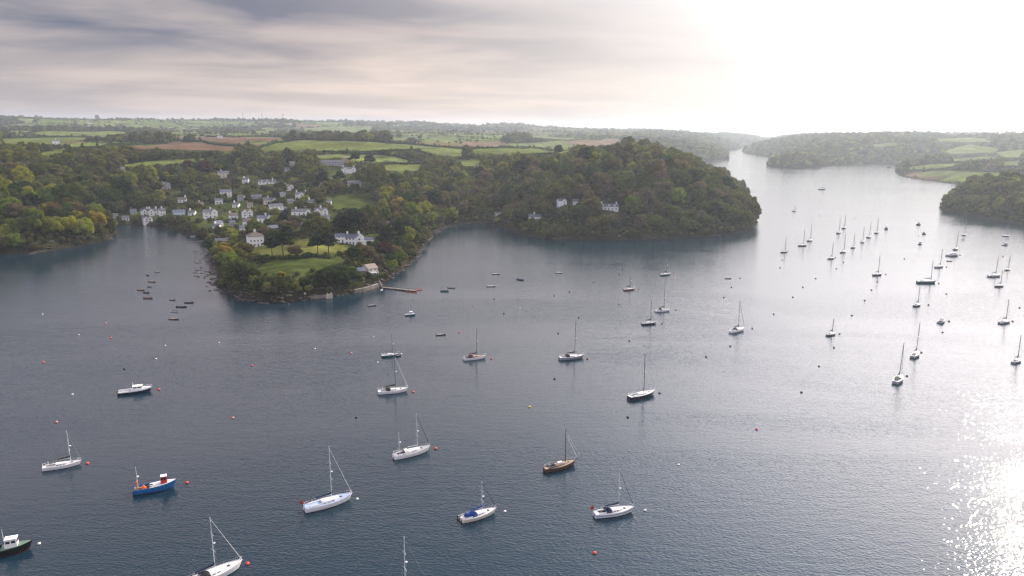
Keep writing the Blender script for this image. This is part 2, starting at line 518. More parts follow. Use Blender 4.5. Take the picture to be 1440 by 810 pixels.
# tractor lines and mowing in open ground
# drill and mowing lines, worn patches
mpl = T.n('ShaderNodeMapping', Vector=pos)
mpl.inputs['Rotation'].default_value = (0, 0, R(33))
mpl.inputs['Scale'].default_value = (0.012, 0.28, 0.05)
n3 = T.noise(mpl.outputs[0], 1.0, 2, 0.6)
n4 = T.noise(pos, 0.035, 5, 0.7)
f3 = T.math('MULTIPLY', T.maprange(n3, 0.35, 0.65, 0.84, 1.14), T.maprange(n4, 0.35, 0.65, 0.62, 1.22))
c = T.vmath('SCALE', c); T.set(c.node, 'Scale', f3)
hue = T.mix(T.maprange(n2, 0.35, 0.65, 0.0, 0.35), c, T.mix(1.0, c, (1.25, 1.0, 0.7), 'MULTIPLY'))
bmp = T.n('ShaderNodeBump', Strength=0.6, Distance=0.5, Height=n2)
b = T.n('ShaderNodeBsdfPrincipled', Roughness=0.9)
T.set(b, 'Base Color', hue); T.set(b, 'Normal', bmp.outputs[0])
b.inputs['Specular IOR Level'].default_value = 0.0
finish(m_land, T, b.outputs[0])

land_me = grid_mesh('terrain', GX, GY, GZ, GC)
land_me.materials.append(m_land)
terrain = bpy.data.objects.new('terrain', land_me)
C.objects.link(terrain)
terrain['kind'] = 'structure'
terrain['label'] = 'wooded and farmed hills sloping down to the estuary'

# ---------------------------------------------------------------- water: one sheet to the horizon and round behind the camera
m_water, T = material('estuary_water')
pos = T.n('ShaderNodeNewGeometry').outputs['Position']
mp = T.n('ShaderNodeMapping', Vector=pos)
mp.inputs['Rotation'].default_value = (0, 0, R(-14))
mp.inputs['Scale'].default_value = (0.35, 1.0, 1.0)
w1 = T.noise(mp.outputs[0], 0.40, 3, 0.6, 0.3)
mp2 = T.n('ShaderNodeMapping', Vector=pos)
mp2.inputs['Rotation'].default_value = (0, 0, R(24))
mp2.inputs['Scale'].default_value = (0.6, 1.0, 1.0)
w2 = T.noise(mp2.outputs[0], 1.6, 1.0, 0.65)
mp3 = T.n('ShaderNodeMapping', Vector=pos)
mp3.inputs['Rotation'].default_value = (0, 0, R(8))
mp3.inputs['Scale'].default_value = (0.30, 1.0, 1.0)
slick = T.noise(mp3.outputs[0], 0.011, 5, 0.6, 0.8)     # long wind lanes and calmer slicks
sl = T.maprange(slick, 0.40, 0.62, 0.62, 1.0)
hgt = T.math('ADD', T.math('MULTIPLY', w1, 0.50), T.math('MULTIPLY', w2, 0.42))
bmp = T.n('ShaderNodeBump', Height=hgt)
T.set(bmp, 'Strength', T.math('MULTIPLY', sl, 0.72))
bmp.inputs['Distance'].default_value = 0.40
b = T.n('ShaderNodeBsdfPrincipled')
b.inputs['IOR'].default_value = 1.33
T.set(b, 'Base Color', (0.006, 0.022, 0.036, 1))
T.set(b, 'Roughness', T.math('MULTIPLY_ADD', sl, 0.03, 0.035))
T.set(b, 'Normal', bmp.outputs[0])
finish(m_water, T, b.outputs[0])
wm = bpy.data.meshes.new('water')
ring = [0, 60, 150, 400, 1000, 3000, 7900]
bmw = bmesh.new()
prev = None
for r in ring:
    cur = [bmw.verts.new((r * math.cos(2 * math.pi * k / 48), r * math.sin(2 * math.pi * k / 48), 0)) for k in range(48)] if r else None
    if r == ring[1]:
        bmw.faces.new(cur)
    elif prev:
        for k in range(48):
            bmw.faces.new((prev[k], cur[k], cur[(k + 1) % 48], prev[(k + 1) % 48]))
    prev = cur
bmw.to_mesh(wm); bmw.free()
wm.materials.append(m_water)
water = bpy.data.objects.new('water', wm)
C.objects.link(water)
water['kind'] = 'structure'
water['label'] = 'calm grey estuary water with a sun glitter path'

# ---------------------------------------------------------------- evening haze
HAZE_DENSITY = 0.000095
hb = bmesh.new()
bmesh.ops.create_cube(hb, size=1.0)
hm = bpy.data.meshes.new('haze')
hb.to_mesh(hm); hb.free()
m_haze = bpy.data.materials.new('evening_haze'); m_haze.use_nodes = True
T = NT(m_haze.node_tree)
pv = T.n('ShaderNodeVolumePrincipled')
pv.inputs['Color'].default_value = (0.78, 0.88, 1.0, 1)
pv.inputs['Density'].default_value = HAZE_DENSITY
pv.inputs['Anisotropy'].default_value = 0.45
mo = T.n('ShaderNodeOutputMaterial')
T.t.links.new(pv.outputs[0], mo.inputs['Volume'])
hm.materials.append(m_haze)
haze = bpy.data.objects.new('haze', hm)
haze.scale = (16200, 16200, 174)
haze.location = (0, 0, -7.5 + 87)
C.objects.link(haze)
haze['kind'] = 'stuff'
haze['label'] = 'thin evening haze over the estuary'
# ================================================================ object helpers
def tag(o, label=None, cat=None, group=None, kind=None):
    if label: o['label'] = label
    if cat: o['category'] = cat
    if group: o['group'] = group
    if kind: o['kind'] = kind
    return o

def empty(name, loc, rz=0.0):
    o = bpy.data.objects.new(name, None)
    o.empty_display_size = 0.5
    o.location = loc
    o.rotation_euler = (0, 0, rz)
    C.objects.link(o)
    return o

def link(name, me, parent=None, loc=None, rz=None):
    o = bpy.data.objects.new(name, me)
    if parent is not None: o.parent = parent
    if loc is not None: o.location = loc
    if rz is not None: o.rotation_euler = (0, 0, rz)
    C.objects.link(o)
    return o

class MB:
    """collects shapes and links them as one mesh object"""
    def __init__(self):
        self.v, self.f, self.m = [], [], []

    def poly(self, pts, mi=0):
        n = len(self.v)
        self.v += [tuple(p) for p in pts]
        self.f.append(tuple(range(n, n + len(pts))))
        self.m.append(mi)

    def box(self, c, s, mi=0, rz=0.0, taper=1.0):
        n = len(self.v)
        ca, sa = math.cos(rz), math.sin(rz)
        for dz in (-1, 1):
            k = taper if dz > 0 else 1.0
            for dx, dy in ((-1, -1), (1, -1), (1, 1), (-1, 1)):
                x, y = dx * s[0] / 2 * k, dy * s[1] / 2 * k
                self.v.append((c[0] + x * ca - y * sa, c[1] + x * sa + y * ca, c[2] + dz * s[2] / 2))
        for q in ((0, 3, 2, 1), (4, 5, 6, 7), (0, 1, 5, 4), (1, 2, 6, 5), (2, 3, 7, 6), (3, 0, 4, 7)):
            self.f.append(tuple(n + i for i in q)); self.m.append(mi)
        return self

    def tube(self, pts, r0, r1=None, n=6, mi=0, cap=True):
        r1 = r0 if r1 is None else r1
        pts = [Vector(p) for p in pts]
        rings = []
        for i, p in enumerate(pts):
            d = (pts[min(i + 1, len(pts) - 1)] - pts[max(i - 1, 0)]).normalized()
            a = Vector((0, 0, 1)) if abs(d.z) < 0.9 else Vector((1, 0, 0))
            u = d.cross(a).normalized(); w = d.cross(u)
            r = r0 + (r1 - r0) * i / max(len(pts) - 1, 1)
            rings.append(len(self.v))
            for k in range(n):
                t = 2 * math.pi * k / n
                self.v.append(tuple(p + u * (r * math.cos(t)) + w * (r * math.sin(t))))
        for a, b in zip(rings, rings[1:]):
            for k in range(n):
                self.f.append((a + k, a + (k + 1) % n, b + (k + 1) % n, b + k)); self.m.append(mi)
        if cap:
            self.f.append(tuple(rings[0] + k for k in reversed(range(n)))); self.m.append(mi)
            self.f.append(tuple(rings[-1] + k for k in range(n))); self.m.append(mi)
        return self

    def lathe(self, prof, n=12, mi=0, c=(0, 0, 0)):
        rings = []
        for r, z in prof:
            rings.append(len(self.v))
            for k in range(n):
                t = 2 * math.pi * k / n
                self.v.append((c[0] + r * math.cos(t), c[1] + r * math.sin(t), c[2] + z))
        for a, b in zip(rings, rings[1:]):
            for k in range(n):
                self.f.append((a + k, a + (k + 1) % n, b + (k + 1) % n, b + k)); self.m.append(mi)
        self.f.append(tuple(rings[0] + k for k in reversed(range(n)))); self.m.append(mi)
        self.f.append(tuple(rings[-1] + k for k in range(n))); self.m.append(mi)
        return self

    def mesh(self, name, mats, smooth=False):
        me = bpy.data.meshes.new(name)
        me.from_pydata(self.v, [], self.f)
        for m in (mats if isinstance(mats, (list, tuple)) else [mats]):
            me.materials.append(m)
        me.polygons.foreach_set('material_index', self.m)
        if smooth:
            me.polygons.foreach_set('use_smooth', [True] * len(self.f))
        me.update()
        return me

    def build(self, name, mats, parent=None, smooth=False, loc=None, rz=None):
        return link(name, self.mesh(name, mats, smooth), parent, loc, rz)

# ================================================================ materials
def surf(name, col, rough=0.6, spec=0.4, var=0.12, scale=1.5, metal=0.0, bump=0.0):
    m, T = material(name)
    tc_ = T.n('ShaderNodeTexCoord').outputs['Object']
    nz = T.noise(tc_, scale, 4, 0.6)
    f = T.maprange(nz, 0.3, 0.7, 1 - var, 1 + var)
    cc = T.n('ShaderNodeRGB'); cc.outputs[0].default_value = tuple(col) + (1,)
    s = T.vmath('SCALE', cc.outputs[0]); T.set(s.node, 'Scale', f)
    b = T.n('ShaderNodeBsdfPrincipled', Roughness=rough, Metallic=metal)
    T.set(b, 'Base Color', s)
    b.inputs['Specular IOR Level'].default_value = spec
    if bump:
        bp = T.n('ShaderNodeBump', Strength=bump, Distance=0.1, Height=nz)
        T.set(b, 'Normal', bp.outputs[0])
    return finish(m, T, b.outputs[0])

M = {
    'render_white': surf('white_render', (0.80, 0.80, 0.78), 0.8, 0.2, 0.06, 0.6),
    'render_cream': surf('cream_render', (0.62, 0.57, 0.48), 0.8, 0.2, 0.08, 0.6),
    'render_grey': surf('grey_render', (0.36, 0.36, 0.37), 0.8, 0.2, 0.12, 0.6),
    'render_pink': surf('weathered_pink_render', (0.50, 0.36, 0.28), 0.8, 0.2, 0.12, 0.6),
    'render_teal': surf('pale_blue_render', (0.42, 0.58, 0.62), 0.8, 0.2, 0.08, 0.6),
    'stone': surf('stone_wall', (0.20, 0.175, 0.15), 0.85, 0.2, 0.35, 2.5, bump=0.4),
    'stone_pale': surf('pale_stone', (0.42, 0.37, 0.30), 0.85, 0.2, 0.3, 2.5, bump=0.4),
    'slate': surf('slate_roof', (0.080, 0.088, 0.105), 0.55, 0.4, 0.25, 1.8),
    'slate_brown': surf('mossy_slate_roof', (0.110, 0.090, 0.075), 0.7, 0.3, 0.3, 1.4),
    'slate_blue': surf('blue_slate_roof', (0.085, 0.10, 0.14), 0.55, 0.4, 0.2, 1.4),
    'tile_pale': surf('pale_tile_roof', (0.24, 0.19, 0.165), 0.7, 0.3, 0.2, 1.4),
    'glass': surf('window_glass', (0.02, 0.025, 0.03), 0.12, 0.6, 0.05),
    'frame': surf('window_frame_paint', (0.75, 0.75, 0.75), 0.5, 0.4, 0.03),
    'door': surf('door_paint', (0.10, 0.13, 0.16), 0.5, 0.4, 0.1),
    'gel_white': surf('white_gelcoat', (0.80, 0.80, 0.79), 0.30, 0.5, 0.05, 1.2),
    'gel_cream': surf('cream_gelcoat', (0.66, 0.61, 0.50), 0.35, 0.5, 0.06, 1.2),
    'gel_navy': surf('navy_topsides', (0.012, 0.02, 0.05), 0.25, 0.5, 0.2, 1.2),
    'gel_black': surf('black_topsides', (0.012, 0.012, 0.014), 0.35, 0.5, 0.2, 1.2),
    'gel_green': surf('dark_green_topsides', (0.012, 0.045, 0.035), 0.35, 0.5, 0.2, 1.2),
    'gel_teal': surf('teal_topsides', (0.03, 0.12, 0.13), 0.35, 0.5, 0.2, 1.2),
    'gel_blue': surf('bright_blue_topsides', (0.015, 0.13, 0.36), 0.35, 0.5, 0.2, 1.2),
    'gel_red': surf('red_topsides', (0.25, 0.035, 0.035), 0.4, 0.5, 0.2, 1.2),
    'gel_grey': surf('grey_topsides', (0.26, 0.28, 0.31), 0.4, 0.5, 0.1, 1.2),
    'wood_hull': surf('weathered_wood_hull', (0.10, 0.058, 0.035), 0.55, 0.35, 0.3, 2.0),
    'boot': surf('dark_antifouling', (0.03, 0.04, 0.06), 0.7, 0.3, 0.2),
    'boot_red': surf('red_antifouling', (0.20, 0.04, 0.03), 0.7, 0.3, 0.2),
    'deck_white': surf('white_deck', (0.64, 0.64, 0.63), 0.6, 0.3, 0.08, 2.0),
    'deck_blue': surf('pale_blue_deck', (0.34, 0.43, 0.62), 0.6, 0.3, 0.1, 2.0),
    'deck_grey': surf('grey_deck', (0.36, 0.37, 0.38), 0.7, 0.3, 0.1, 2.0),
    'deck_teak': surf('silvered_teak_deck', (0.36, 0.27, 0.20), 0.7, 0.3, 0.2, 3.0),
    'deck_green': surf('green_painted_deck', (0.12, 0.19, 0.15), 0.7, 0.3, 0.15, 2.0),
    'alloy': surf('anodised_alloy', (0.68, 0.69, 0.70), 0.45, 0.4, 0.03),
    'spar_backlit': surf('backlit_spar', (0.10, 0.105, 0.11), 0.5, 0.3, 0.03),  # darker copy of the alloy, backlight shade painted in
    'mast_dark': surf('dark_varnished_spar', (0.07, 0.05, 0.04), 0.4, 0.4, 0.2),
    'wire': surf('rigging_wire', (0.35, 0.36, 0.37), 0.4, 0.5, 0.02),
    'cover_blue': surf('blue_canvas', (0.010, 0.045, 0.20), 0.85, 0.2, 0.2, 3.0),
    'cover_navy': surf('navy_canvas', (0.012, 0.020, 0.060), 0.85, 0.2, 0.2, 3.0),
    'cover_maroon': surf('maroon_canvas', (0.13, 0.018, 0.035), 0.85, 0.2, 0.2, 3.0),
    'cover_dark': surf('charcoal_canvas', (0.02, 0.022, 0.028), 0.85, 0.2, 0.2, 3.0),
    'cover_white': surf('white_canvas', (0.68, 0.67, 0.64), 0.85, 0.2, 0.1, 3.0),
    'rubber': surf('black_rubber', (0.02, 0.02, 0.022), 0.6, 0.3, 0.1),
    'grey_rubber': surf('grey_tube', (0.30, 0.31, 0.33), 0.6, 0.3, 0.1),
    'orange': surf('orange_paint', (0.62, 0.13, 0.035), 0.5, 0.4, 0.15),
    'red': surf('red_paint', (0.45, 0.035, 0.03), 0.5, 0.4, 0.15),
    'flag_red': surf('red_ensign', (0.45, 0.02, 0.03), 0.8, 0.2, 0.1),
    'buoy_red': surf('pinkish_red_buoy', (0.72, 0.07, 0.055), 0.4, 0.4, 0.12),
    'buoy_pink': surf('faded_pink_buoy', (0.72, 0.24, 0.20), 0.5, 0.4, 0.12),
    'buoy_white': surf('white_buoy', (0.80, 0.79, 0.75), 0.45, 0.4, 0.08),
    'buoy_black': surf('dark_buoy', (0.018, 0.018, 0.02), 0.5, 0.4, 0.12),
    'buoy_dark_red': surf('weedy_red_buoy', (0.16, 0.035, 0.03), 0.55, 0.4, 0.2),
    'buoy_yellow': surf('yellow_buoy', (0.66, 0.56, 0.10), 0.45, 0.4, 0.12),
    'planks': surf('grey_planks', (0.17, 0.145, 0.12), 0.8, 0.2, 0.3, 3.0),
    'rope': surf('net_heap', (0.05, 0.07, 0.05), 0.9, 0.1, 0.5, 4.0),
    'bark': surf('bark', (0.075, 0.058, 0.045), 0.9, 0.15, 0.3, 2.0),
    'steel': surf('galvanised_steel', (0.12, 0.13, 0.15), 0.6, 0.3, 0.1),
    'dishpaint': surf('dish_paint', (0.13, 0.14, 0.17), 0.7, 0.3, 0.05),
}

def leaf_mat(name, use_object_colour):
    m, T = material(name)
    oi = T.n('ShaderNodeObjectInfo')
    if use_object_colour:
        base = oi.outputs['Color']
    else:
        base = T.ramp(oi.outputs['Random'], [(0.0, (0.030, 0.042, 0.020)), (0.16, (0.064, 0.074, 0.026)), (0.30, (0.078, 0.068, 0.040)), (0.44, (0.100, 0.104, 0.034)),
                                              (0.56, (0.044, 0.060, 0.024)), (0.68, (0.098, 0.086, 0.052)), (0.80, (0.060, 0.080, 0.030)), (0.90, (0.150, 0.155, 0.040)), (1.0, (0.026, 0.036, 0.020))])
    ob = T.n('ShaderNodeTexCoord').outputs['Object']
    off = T.vmath('ADD', ob, oi.outputs['Location'])
    nz = T.noise(off, 0.42, 3, 0.7)
    n2_ = T.noise(off, 1.6, 2, 0.7)
    f = T.math('ADD', T.maprange(nz, 0.32, 0.68, 1.05, 2.0), T.maprange(n2_, 0.3, 0.7, -0.22, 0.28))
    s = T.vmath('SCALE', base); T.set(s.node, 'Scale', f)
    warm = T.mix(T.maprange(nz, 0.42, 0.72, 0.0, 0.35), s, T.mix(1.0, s, (1.35, 1.12, 0.75), 'MULTIPLY'))
    d = T.n('ShaderNodeBsdfDiffuse', Roughness=0.8); T.set(d, 'Color', warm)
    tr = T.n('ShaderNodeBsdfTranslucent'); T.set(tr, 'Color', T.mix(1.0, warm, (1.5, 1.6, 0.8), 'MULTIPLY'))
    mx = T.n('ShaderNodeMixShader'); mx.inputs[0].default_value = 0.40
    T.t.links.new(d.outputs[0], mx.inputs[1]); T.t.links.new(tr.outputs[0], mx.inputs[2])
    return finish(m, T, mx.outputs[0])

M['leaf'] = leaf_mat('foliage', True)
M['leafwood'] = leaf_mat('wood_foliage', False)

# ================================================================ trees
ICO = None
def ico(sub):
    bm = bmesh.new(); bmesh.ops.create_icosphere(bm, subdivisions=sub, radius=1)
    v = np.array([p.co[:] for p in bm.verts]); f = np.array([[q.index for q in t.verts] for t in bm.faces]); bm.free()
    return v, f
ICO_V, ICO_F = ico(2)
ICO1_V, ICO1_F = ico(1)

def leafy_mesh(name, lobes, n_leaf, leaf, rs, core=0.86, mat='leaf', low=False):
    """crown: lumpy cores hidden inside many small leaf clumps spread over and through the lobes"""
    V, Fc, sizes = [], [], []
    off = 0
    IV, IF = (ICO1_V, ICO1_F) if low else (ICO_V, ICO_F)
    for (cx, cy, cz, rx, ry, rz) in lobes:
        k = core * (1 + (rs.rand(len(IV)) - 0.5) * 0.30)
        v = IV * k[:, None] * np.array((rx, ry, rz)) + np.array((cx, cy, cz))
        V.append(v); Fc.append(IF + off); off += len(v)
    nt = sum(len(f) for f in Fc)
    area = np.array([l[3] * l[4] + l[3] * l[5] for l in lobes]); area = area / area.sum()
    pick = rs.choice(len(lobes), n_leaf, p=area)
    L = np.array(lobes)[pick]
    d = rs.normal(size=(n_leaf, 3)); d /= np.linalg.norm(d, axis=1)[:, None]
    d[:, 2] = np.where(d[:, 2] < -0.35, -d[:, 2], d[:, 2])
    p = L[:, :3] + d * L[:, 3:] * (0.86 + 0.24 * rs.rand(n_leaf) ** 1.5)[:, None]
    nrm = d + rs.normal(size=(n_leaf, 3)) * 0.45
    nrm /= np.linalg.norm(nrm, axis=1)[:, None]
    t = np.cross(nrm, rs.normal(size=(n_leaf, 3))); t /= np.linalg.norm(t, axis=1)[:, None]
    b = np.cross(nrm, t)
    s = leaf * (0.5 + rs.rand(n_leaf))
    q = np.empty((n_leaf, 4, 3))
    for i, (a, c) in enumerate(((-1, -0.7), (0.8, -1), (1, 0.8), (-0.7, 1))):
        q[:, i] = p + t * (a * s)[:, None] * 0.5 + b * (c * s)[:, None] * 0.5
    V.append(q.reshape(-1, 3))
    Vt = np.concatenate(V).astype(np.float32)
    tri = np.concatenate(Fc)
    quad = np.arange(n_leaf * 4).reshape(-1, 4) + off
    me = bpy.data.meshes.new(name)
    me.vertices.add(len(Vt)); me.vertices.foreach_set('co', Vt.ravel())
    li = np.concatenate([tri.ravel(), quad.ravel()]).astype(np.int32)
    me.loops.add(len(li)); me.loops.foreach_set('vertex_index', li)
    ls = np.concatenate([np.arange(0, len(tri) * 3, 3), len(tri) * 3 + np.arange(0, len(quad) * 4, 4)]).astype(np.int32)
    me.polygons.add(len(ls)); me.polygons.foreach_set('loop_start', ls)
    me.update(calc_edges=True)
    me.materials.append(M[mat])
    return me

def broad_lobes(rs, h, w, n, base=0.22, flat=0.8):
    lobes = [(0, 0, h * 0.56, w * 0.34, w * 0.34, h * 0.33)]
    for i in range(n):
        a = 2.399 * i + rs.rand() * 0.8
        u = (i + 0.5) / n
        r = w * 0.5 * (0.30 + 0.42 * math.sin(math.pi * (0.15 + 0.80 * u)))
        z = h * (base + 0.14 + (0.72 - base) * u)
        s = w * (0.15 + 0.09 * rs.rand())
        lobes.append((r * math.cos(a), r * math.sin(a), z, s, s, s * flat))
    return lobes

def pine_lobes(rs, h, w, n):
    lobes = []
    for i in range(n):
        a = 2.399 * i + rs.rand()
        u = (i + 0.5) / n
        r = w * 0.5 * (0.68 - 0.55 * u) * (0.6 + 0.4 * rs.rand()) * 1.4
        z = h * (0.46 + 0.44 * u)
        s = w * (0.20 + 0.06 * rs.rand()) * (1 - 0.25 * u)
        lobes.append((r * math.cos(a), r * math.sin(a), z, s, s, s * 0.42))
    return lobes

def cone_lobes(rs, h, w, n):
    lobes = []
    for i in range(n):
        a = 2.399 * i
        u = (i + 0.5) / n
        r = w * 0.28 * (1 - u)
        s = w * 0.36 * (1.05 - 0.8 * u)
        lobes.append((r * math.cos(a), r * math.sin(a), h * (0.14 + 0.80 * u), s, s, s * 0.75))
    return lobes

def trunk_mesh(rs, h, w, r, kind):
    mb = MB()
    top = h * (0.86 if kind != 'broad' else 0.62)
    mb.tube([(0, 0, -2.5), (0.1, 0, h * 0.12), (0.15 * rs.randn(), 0.15 * rs.randn(), h * 0.35), (0.3 * rs.randn(), 0.3 * rs.randn(), top)], r, r * 0.35, 7)
    for i in range(5):
        a = 1.3 * i + rs.rand()
        z0 = h * (0.26 + 0.09 * i) if kind == 'broad' else h * (0.42 + 0.09 * i)
        e = w * (0.36 - 0.03 * i)
        mb.tube([(0, 0, z0), (e * 0.5 * math.cos(a), e * 0.5 * math.sin(a), z0 + h * 0.10), (e * math.cos(a), e * math.sin(a), z0 + h * (0.20 if kind == 'broad' else 0.12))], r * 0.42, r * 0.14, 5)
    return mb.mesh('trunk', M['bark'], True)

rs = np.random.RandomState(11)
PROTO = {'broad': [], 'tall': [], 'pine': [], 'bush': [], 'conifer': []}
for i in range(7):
    h, w = 12.5, 12.5
    PROTO['broad'].append((leafy_mesh('crown', broad_lobes(rs, h, w, 12 + i % 3), 2600, 0.62, rs), trunk_mesh(rs, h, w, 0.42, 'broad')))
for i in range(3):
    h, w = 17, 11
    PROTO['tall'].append((leafy_mesh('crown', broad_lobes(rs, h, w, 15, 0.15, 1.1), 2800, 0.62, rs), trunk_mesh(rs, h, w, 0.42, 'broad')))
for i in range(4):
    h, w = 15, 13
    PROTO['pine'].append((leafy_mesh('crown', pine_lobes(rs, h, w, 11), 2600, 0.55, rs, 0.8), trunk_mesh(rs, h, w, 0.45, 'pine')))
for i in range(3):
    PROTO['bush'].append((leafy_mesh('crown', broad_lobes(rs, 4.2, 5.5, 8, 0.0), 900, 0.42, rs), None))
for i in range(2):
    PROTO['conifer'].append((leafy_mesh('crown', cone_lobes(rs, 16, 8, 12), 2200, 0.55, rs), trunk_mesh(rs, 16, 7, 0.35, 'pine')))
TREE_NAME = {'broad': 'broadleaf_tree', 'tall': 'broadleaf_tree', 'pine': 'pine_tree', 'bush': 'garden_bush', 'conifer': 'conifer_tree'}
TREE_CAT = {'broad': 'tree', 'tall': 'tree', 'pine': 'pine tree', 'bush': 'bush', 'conifer': 'conifer'}
LEAFC = {
    'dark green': (0.030, 0.046, 0.018), 'mid green': (0.050, 0.066, 0.022), 'olive': (0.072, 0.076, 0.024), 'yellow green': (0.145, 0.155, 0.030),
    'bright green': (0.088, 0.115, 0.026), 'brownish': (0.078, 0.066, 0.034), 'grey brown': (0.080, 0.066, 0.048), 'copper purple': (0.055, 0.026, 0.028),
    'blackish green': (0.017, 0.026, 0.016), 'golden': (0.155, 0.125, 0.030)}
tree_count = {}
PLACED = []          # (x, y, radius)

def tree(kind, p, s, colour, label, group, sz=1.0):
    protos = PROTO[kind]
    k = random.randrange(len(protos))
    crown, trunk = protos[k]
    e = empty(TREE_NAME[kind], (p[0], p[1], p[2] - 0.2), random.uniform(0, 6.28))
    e.scale = (s, s, s * sz)
    tag(e, label, TREE_CAT[kind], group)
    c = link('crown' if kind != 'bush' else 'foliage', crown, e)
    jit = random.uniform(0.85, 1.18)
    col = LEAFC[colour]
    c.color = (col[0] * jit * random.uniform(0.93, 1.07), col[1] * jit, col[2] * jit, 1)
    if trunk is not None:
        link('trunk', trunk, e)
    PLACED.append((p[0], p[1], 4.5 * s))
    tree_count[kind] = tree_count.get(kind, 0) + 1
    return e
random.seed(4)

# ================================================================ houses
HOUSES = []        # (x, y, z, half width px, px x, px top, px base)
def window(parent, x, y, z, w, h, ny=-1, nx=0, frame='frame'):
    """y is the wall's face; window sits 2 cm proud, glass a sub-part"""
    mb = MB()
    t = 0.09
    if nx == 0:
        yy = y + ny * 0.03
        mb.box((x, yy, z + h / 2 - t / 2), (w, 0.08, t)); mb.box((x, yy, z - h / 2 + t / 2), (w + 0.16, 0.12, t))
        mb.box((x - w / 2 + t / 2, yy, z), (t, 0.078, h - 2 * t)); mb.box((x + w / 2 - t / 2, yy, z), (t, 0.078, h - 2 * t))
        mb.box((x, yy, z), (0.06, 0.07, h - 2 * t))
        f = mb.build('window', M[frame], parent)
        g = MB(); g.box((x, y + ny * 0.012, z), (w - t, 0.03, h - t)); g.build('pane', M['glass'], f)
    else:
        xx = x + nx * 0.03
        mb.box((xx, y, z + h / 2 - t / 2), (0.08, w, t)); mb.box((xx, y, z - h / 2 + t / 2), (0.12, w + 0.16, t))
        mb.box((xx, y - w / 2 + t / 2, z), (0.078, t, h - 2 * t)); mb.box((xx, y + w / 2 - t / 2, z), (0.078, t, h - 2 * t))
        mb.box((xx, y, z), (0.07, 0.06, h - 2 * t))
        f = mb.build('window', M[frame], parent)
        g = MB(); g.box((x + nx * 0.012, y, z), (0.03, w - t, h - t)); g.build('pane', M['glass'], f)
    return f

def gable_block(mb, x0, x1, y0, y1, zb, ze, zr, axis='x'):
    """solid walls with gables; ridge along axis"""
    if axis == 'x':
        ym = (y0 + y1) / 2
        A = [(x0, y0, zb), (x1, y0, zb), (x1, y1, zb), (x0, y1, zb), (x0, y0, ze), (x1, y0, ze), (x1, y1, ze), (x0, y1, ze), (x0, ym, zr), (x1, ym, zr)]
        F_ = [(0, 1, 5, 4), (2, 3, 7, 6), (1, 2, 6, 9, 5), (3, 0, 4, 8, 7), (4, 5, 9, 8), (6, 7, 8, 9)]
    else:
        xm = (x0 + x1) / 2
        A = [(x0, y0, zb), (x1, y0, zb), (x1, y1, zb), (x0, y1, zb), (x0, y0, ze), (x1, y0, ze), (x1, y1, ze), (x0, y1, ze), (xm, y0, zr), (xm, y1, zr)]
        F_ = [(0, 1, 5, 8, 4), (2, 3, 7, 9, 6), (1, 2, 6, 5), (3, 0, 4, 7), (4, 8, 9, 7), (5, 6, 9, 8)]
    n = len(mb.v)
    mb.v += A
    for q in F_:
        mb.f.append(tuple(n + i for i in q)); mb.m.append(0)

def roof_slabs(mb, x0, x1, y0, y1, ze, zr, axis='x', over=0.35, th=0.16):
    if axis == 'x':
        ym = (y0 + y1) / 2; run = ym - y0; sl = (zr - ze) / run
        for sgn, ye in ((-1, y0 - over), (1, y1 + over)):
            zlow = ze - sl * over
            a = [(x0 - over, ye, zlow + 0.03), (x1 + over, ye, zlow + 0.03), (x1 + over, ym, zr + 0.03), (x0 - over, ym, zr + 0.03)]
            _slab(mb, a, th)
    else:
        xm = (x0 + x1) / 2; run = xm - x0; sl = (zr - ze) / run
        for xe in (x0 - over, x1 + over):
            zlow = ze - sl * over
            a = [(xe, y0 - over, zlow + 0.03), (xe, y1 + over, zlow + 0.03), (xm, y1 + over, zr + 0.03), (xm, y0 - over, zr + 0.03)]
            _slab(mb, a, th)

def _slab(mb, a, th, mi=0):
    n = len(mb.v)
    k = len(a)
    mb.v += [tuple(p) for p in a] + [(p[0], p[1], p[2] + th) for p in a]
    mb.f.append(tuple(n + i for i in reversed(range(k)))); mb.m.append(mi)
    mb.f.append(tuple(n + k + i for i in range(k))); mb.m.append(mi)
    for i in range(k):
        j = (i + 1) % k
        mb.f.append((n + i, n + j, n + k + j, n + k + i)); mb.m.append(mi)

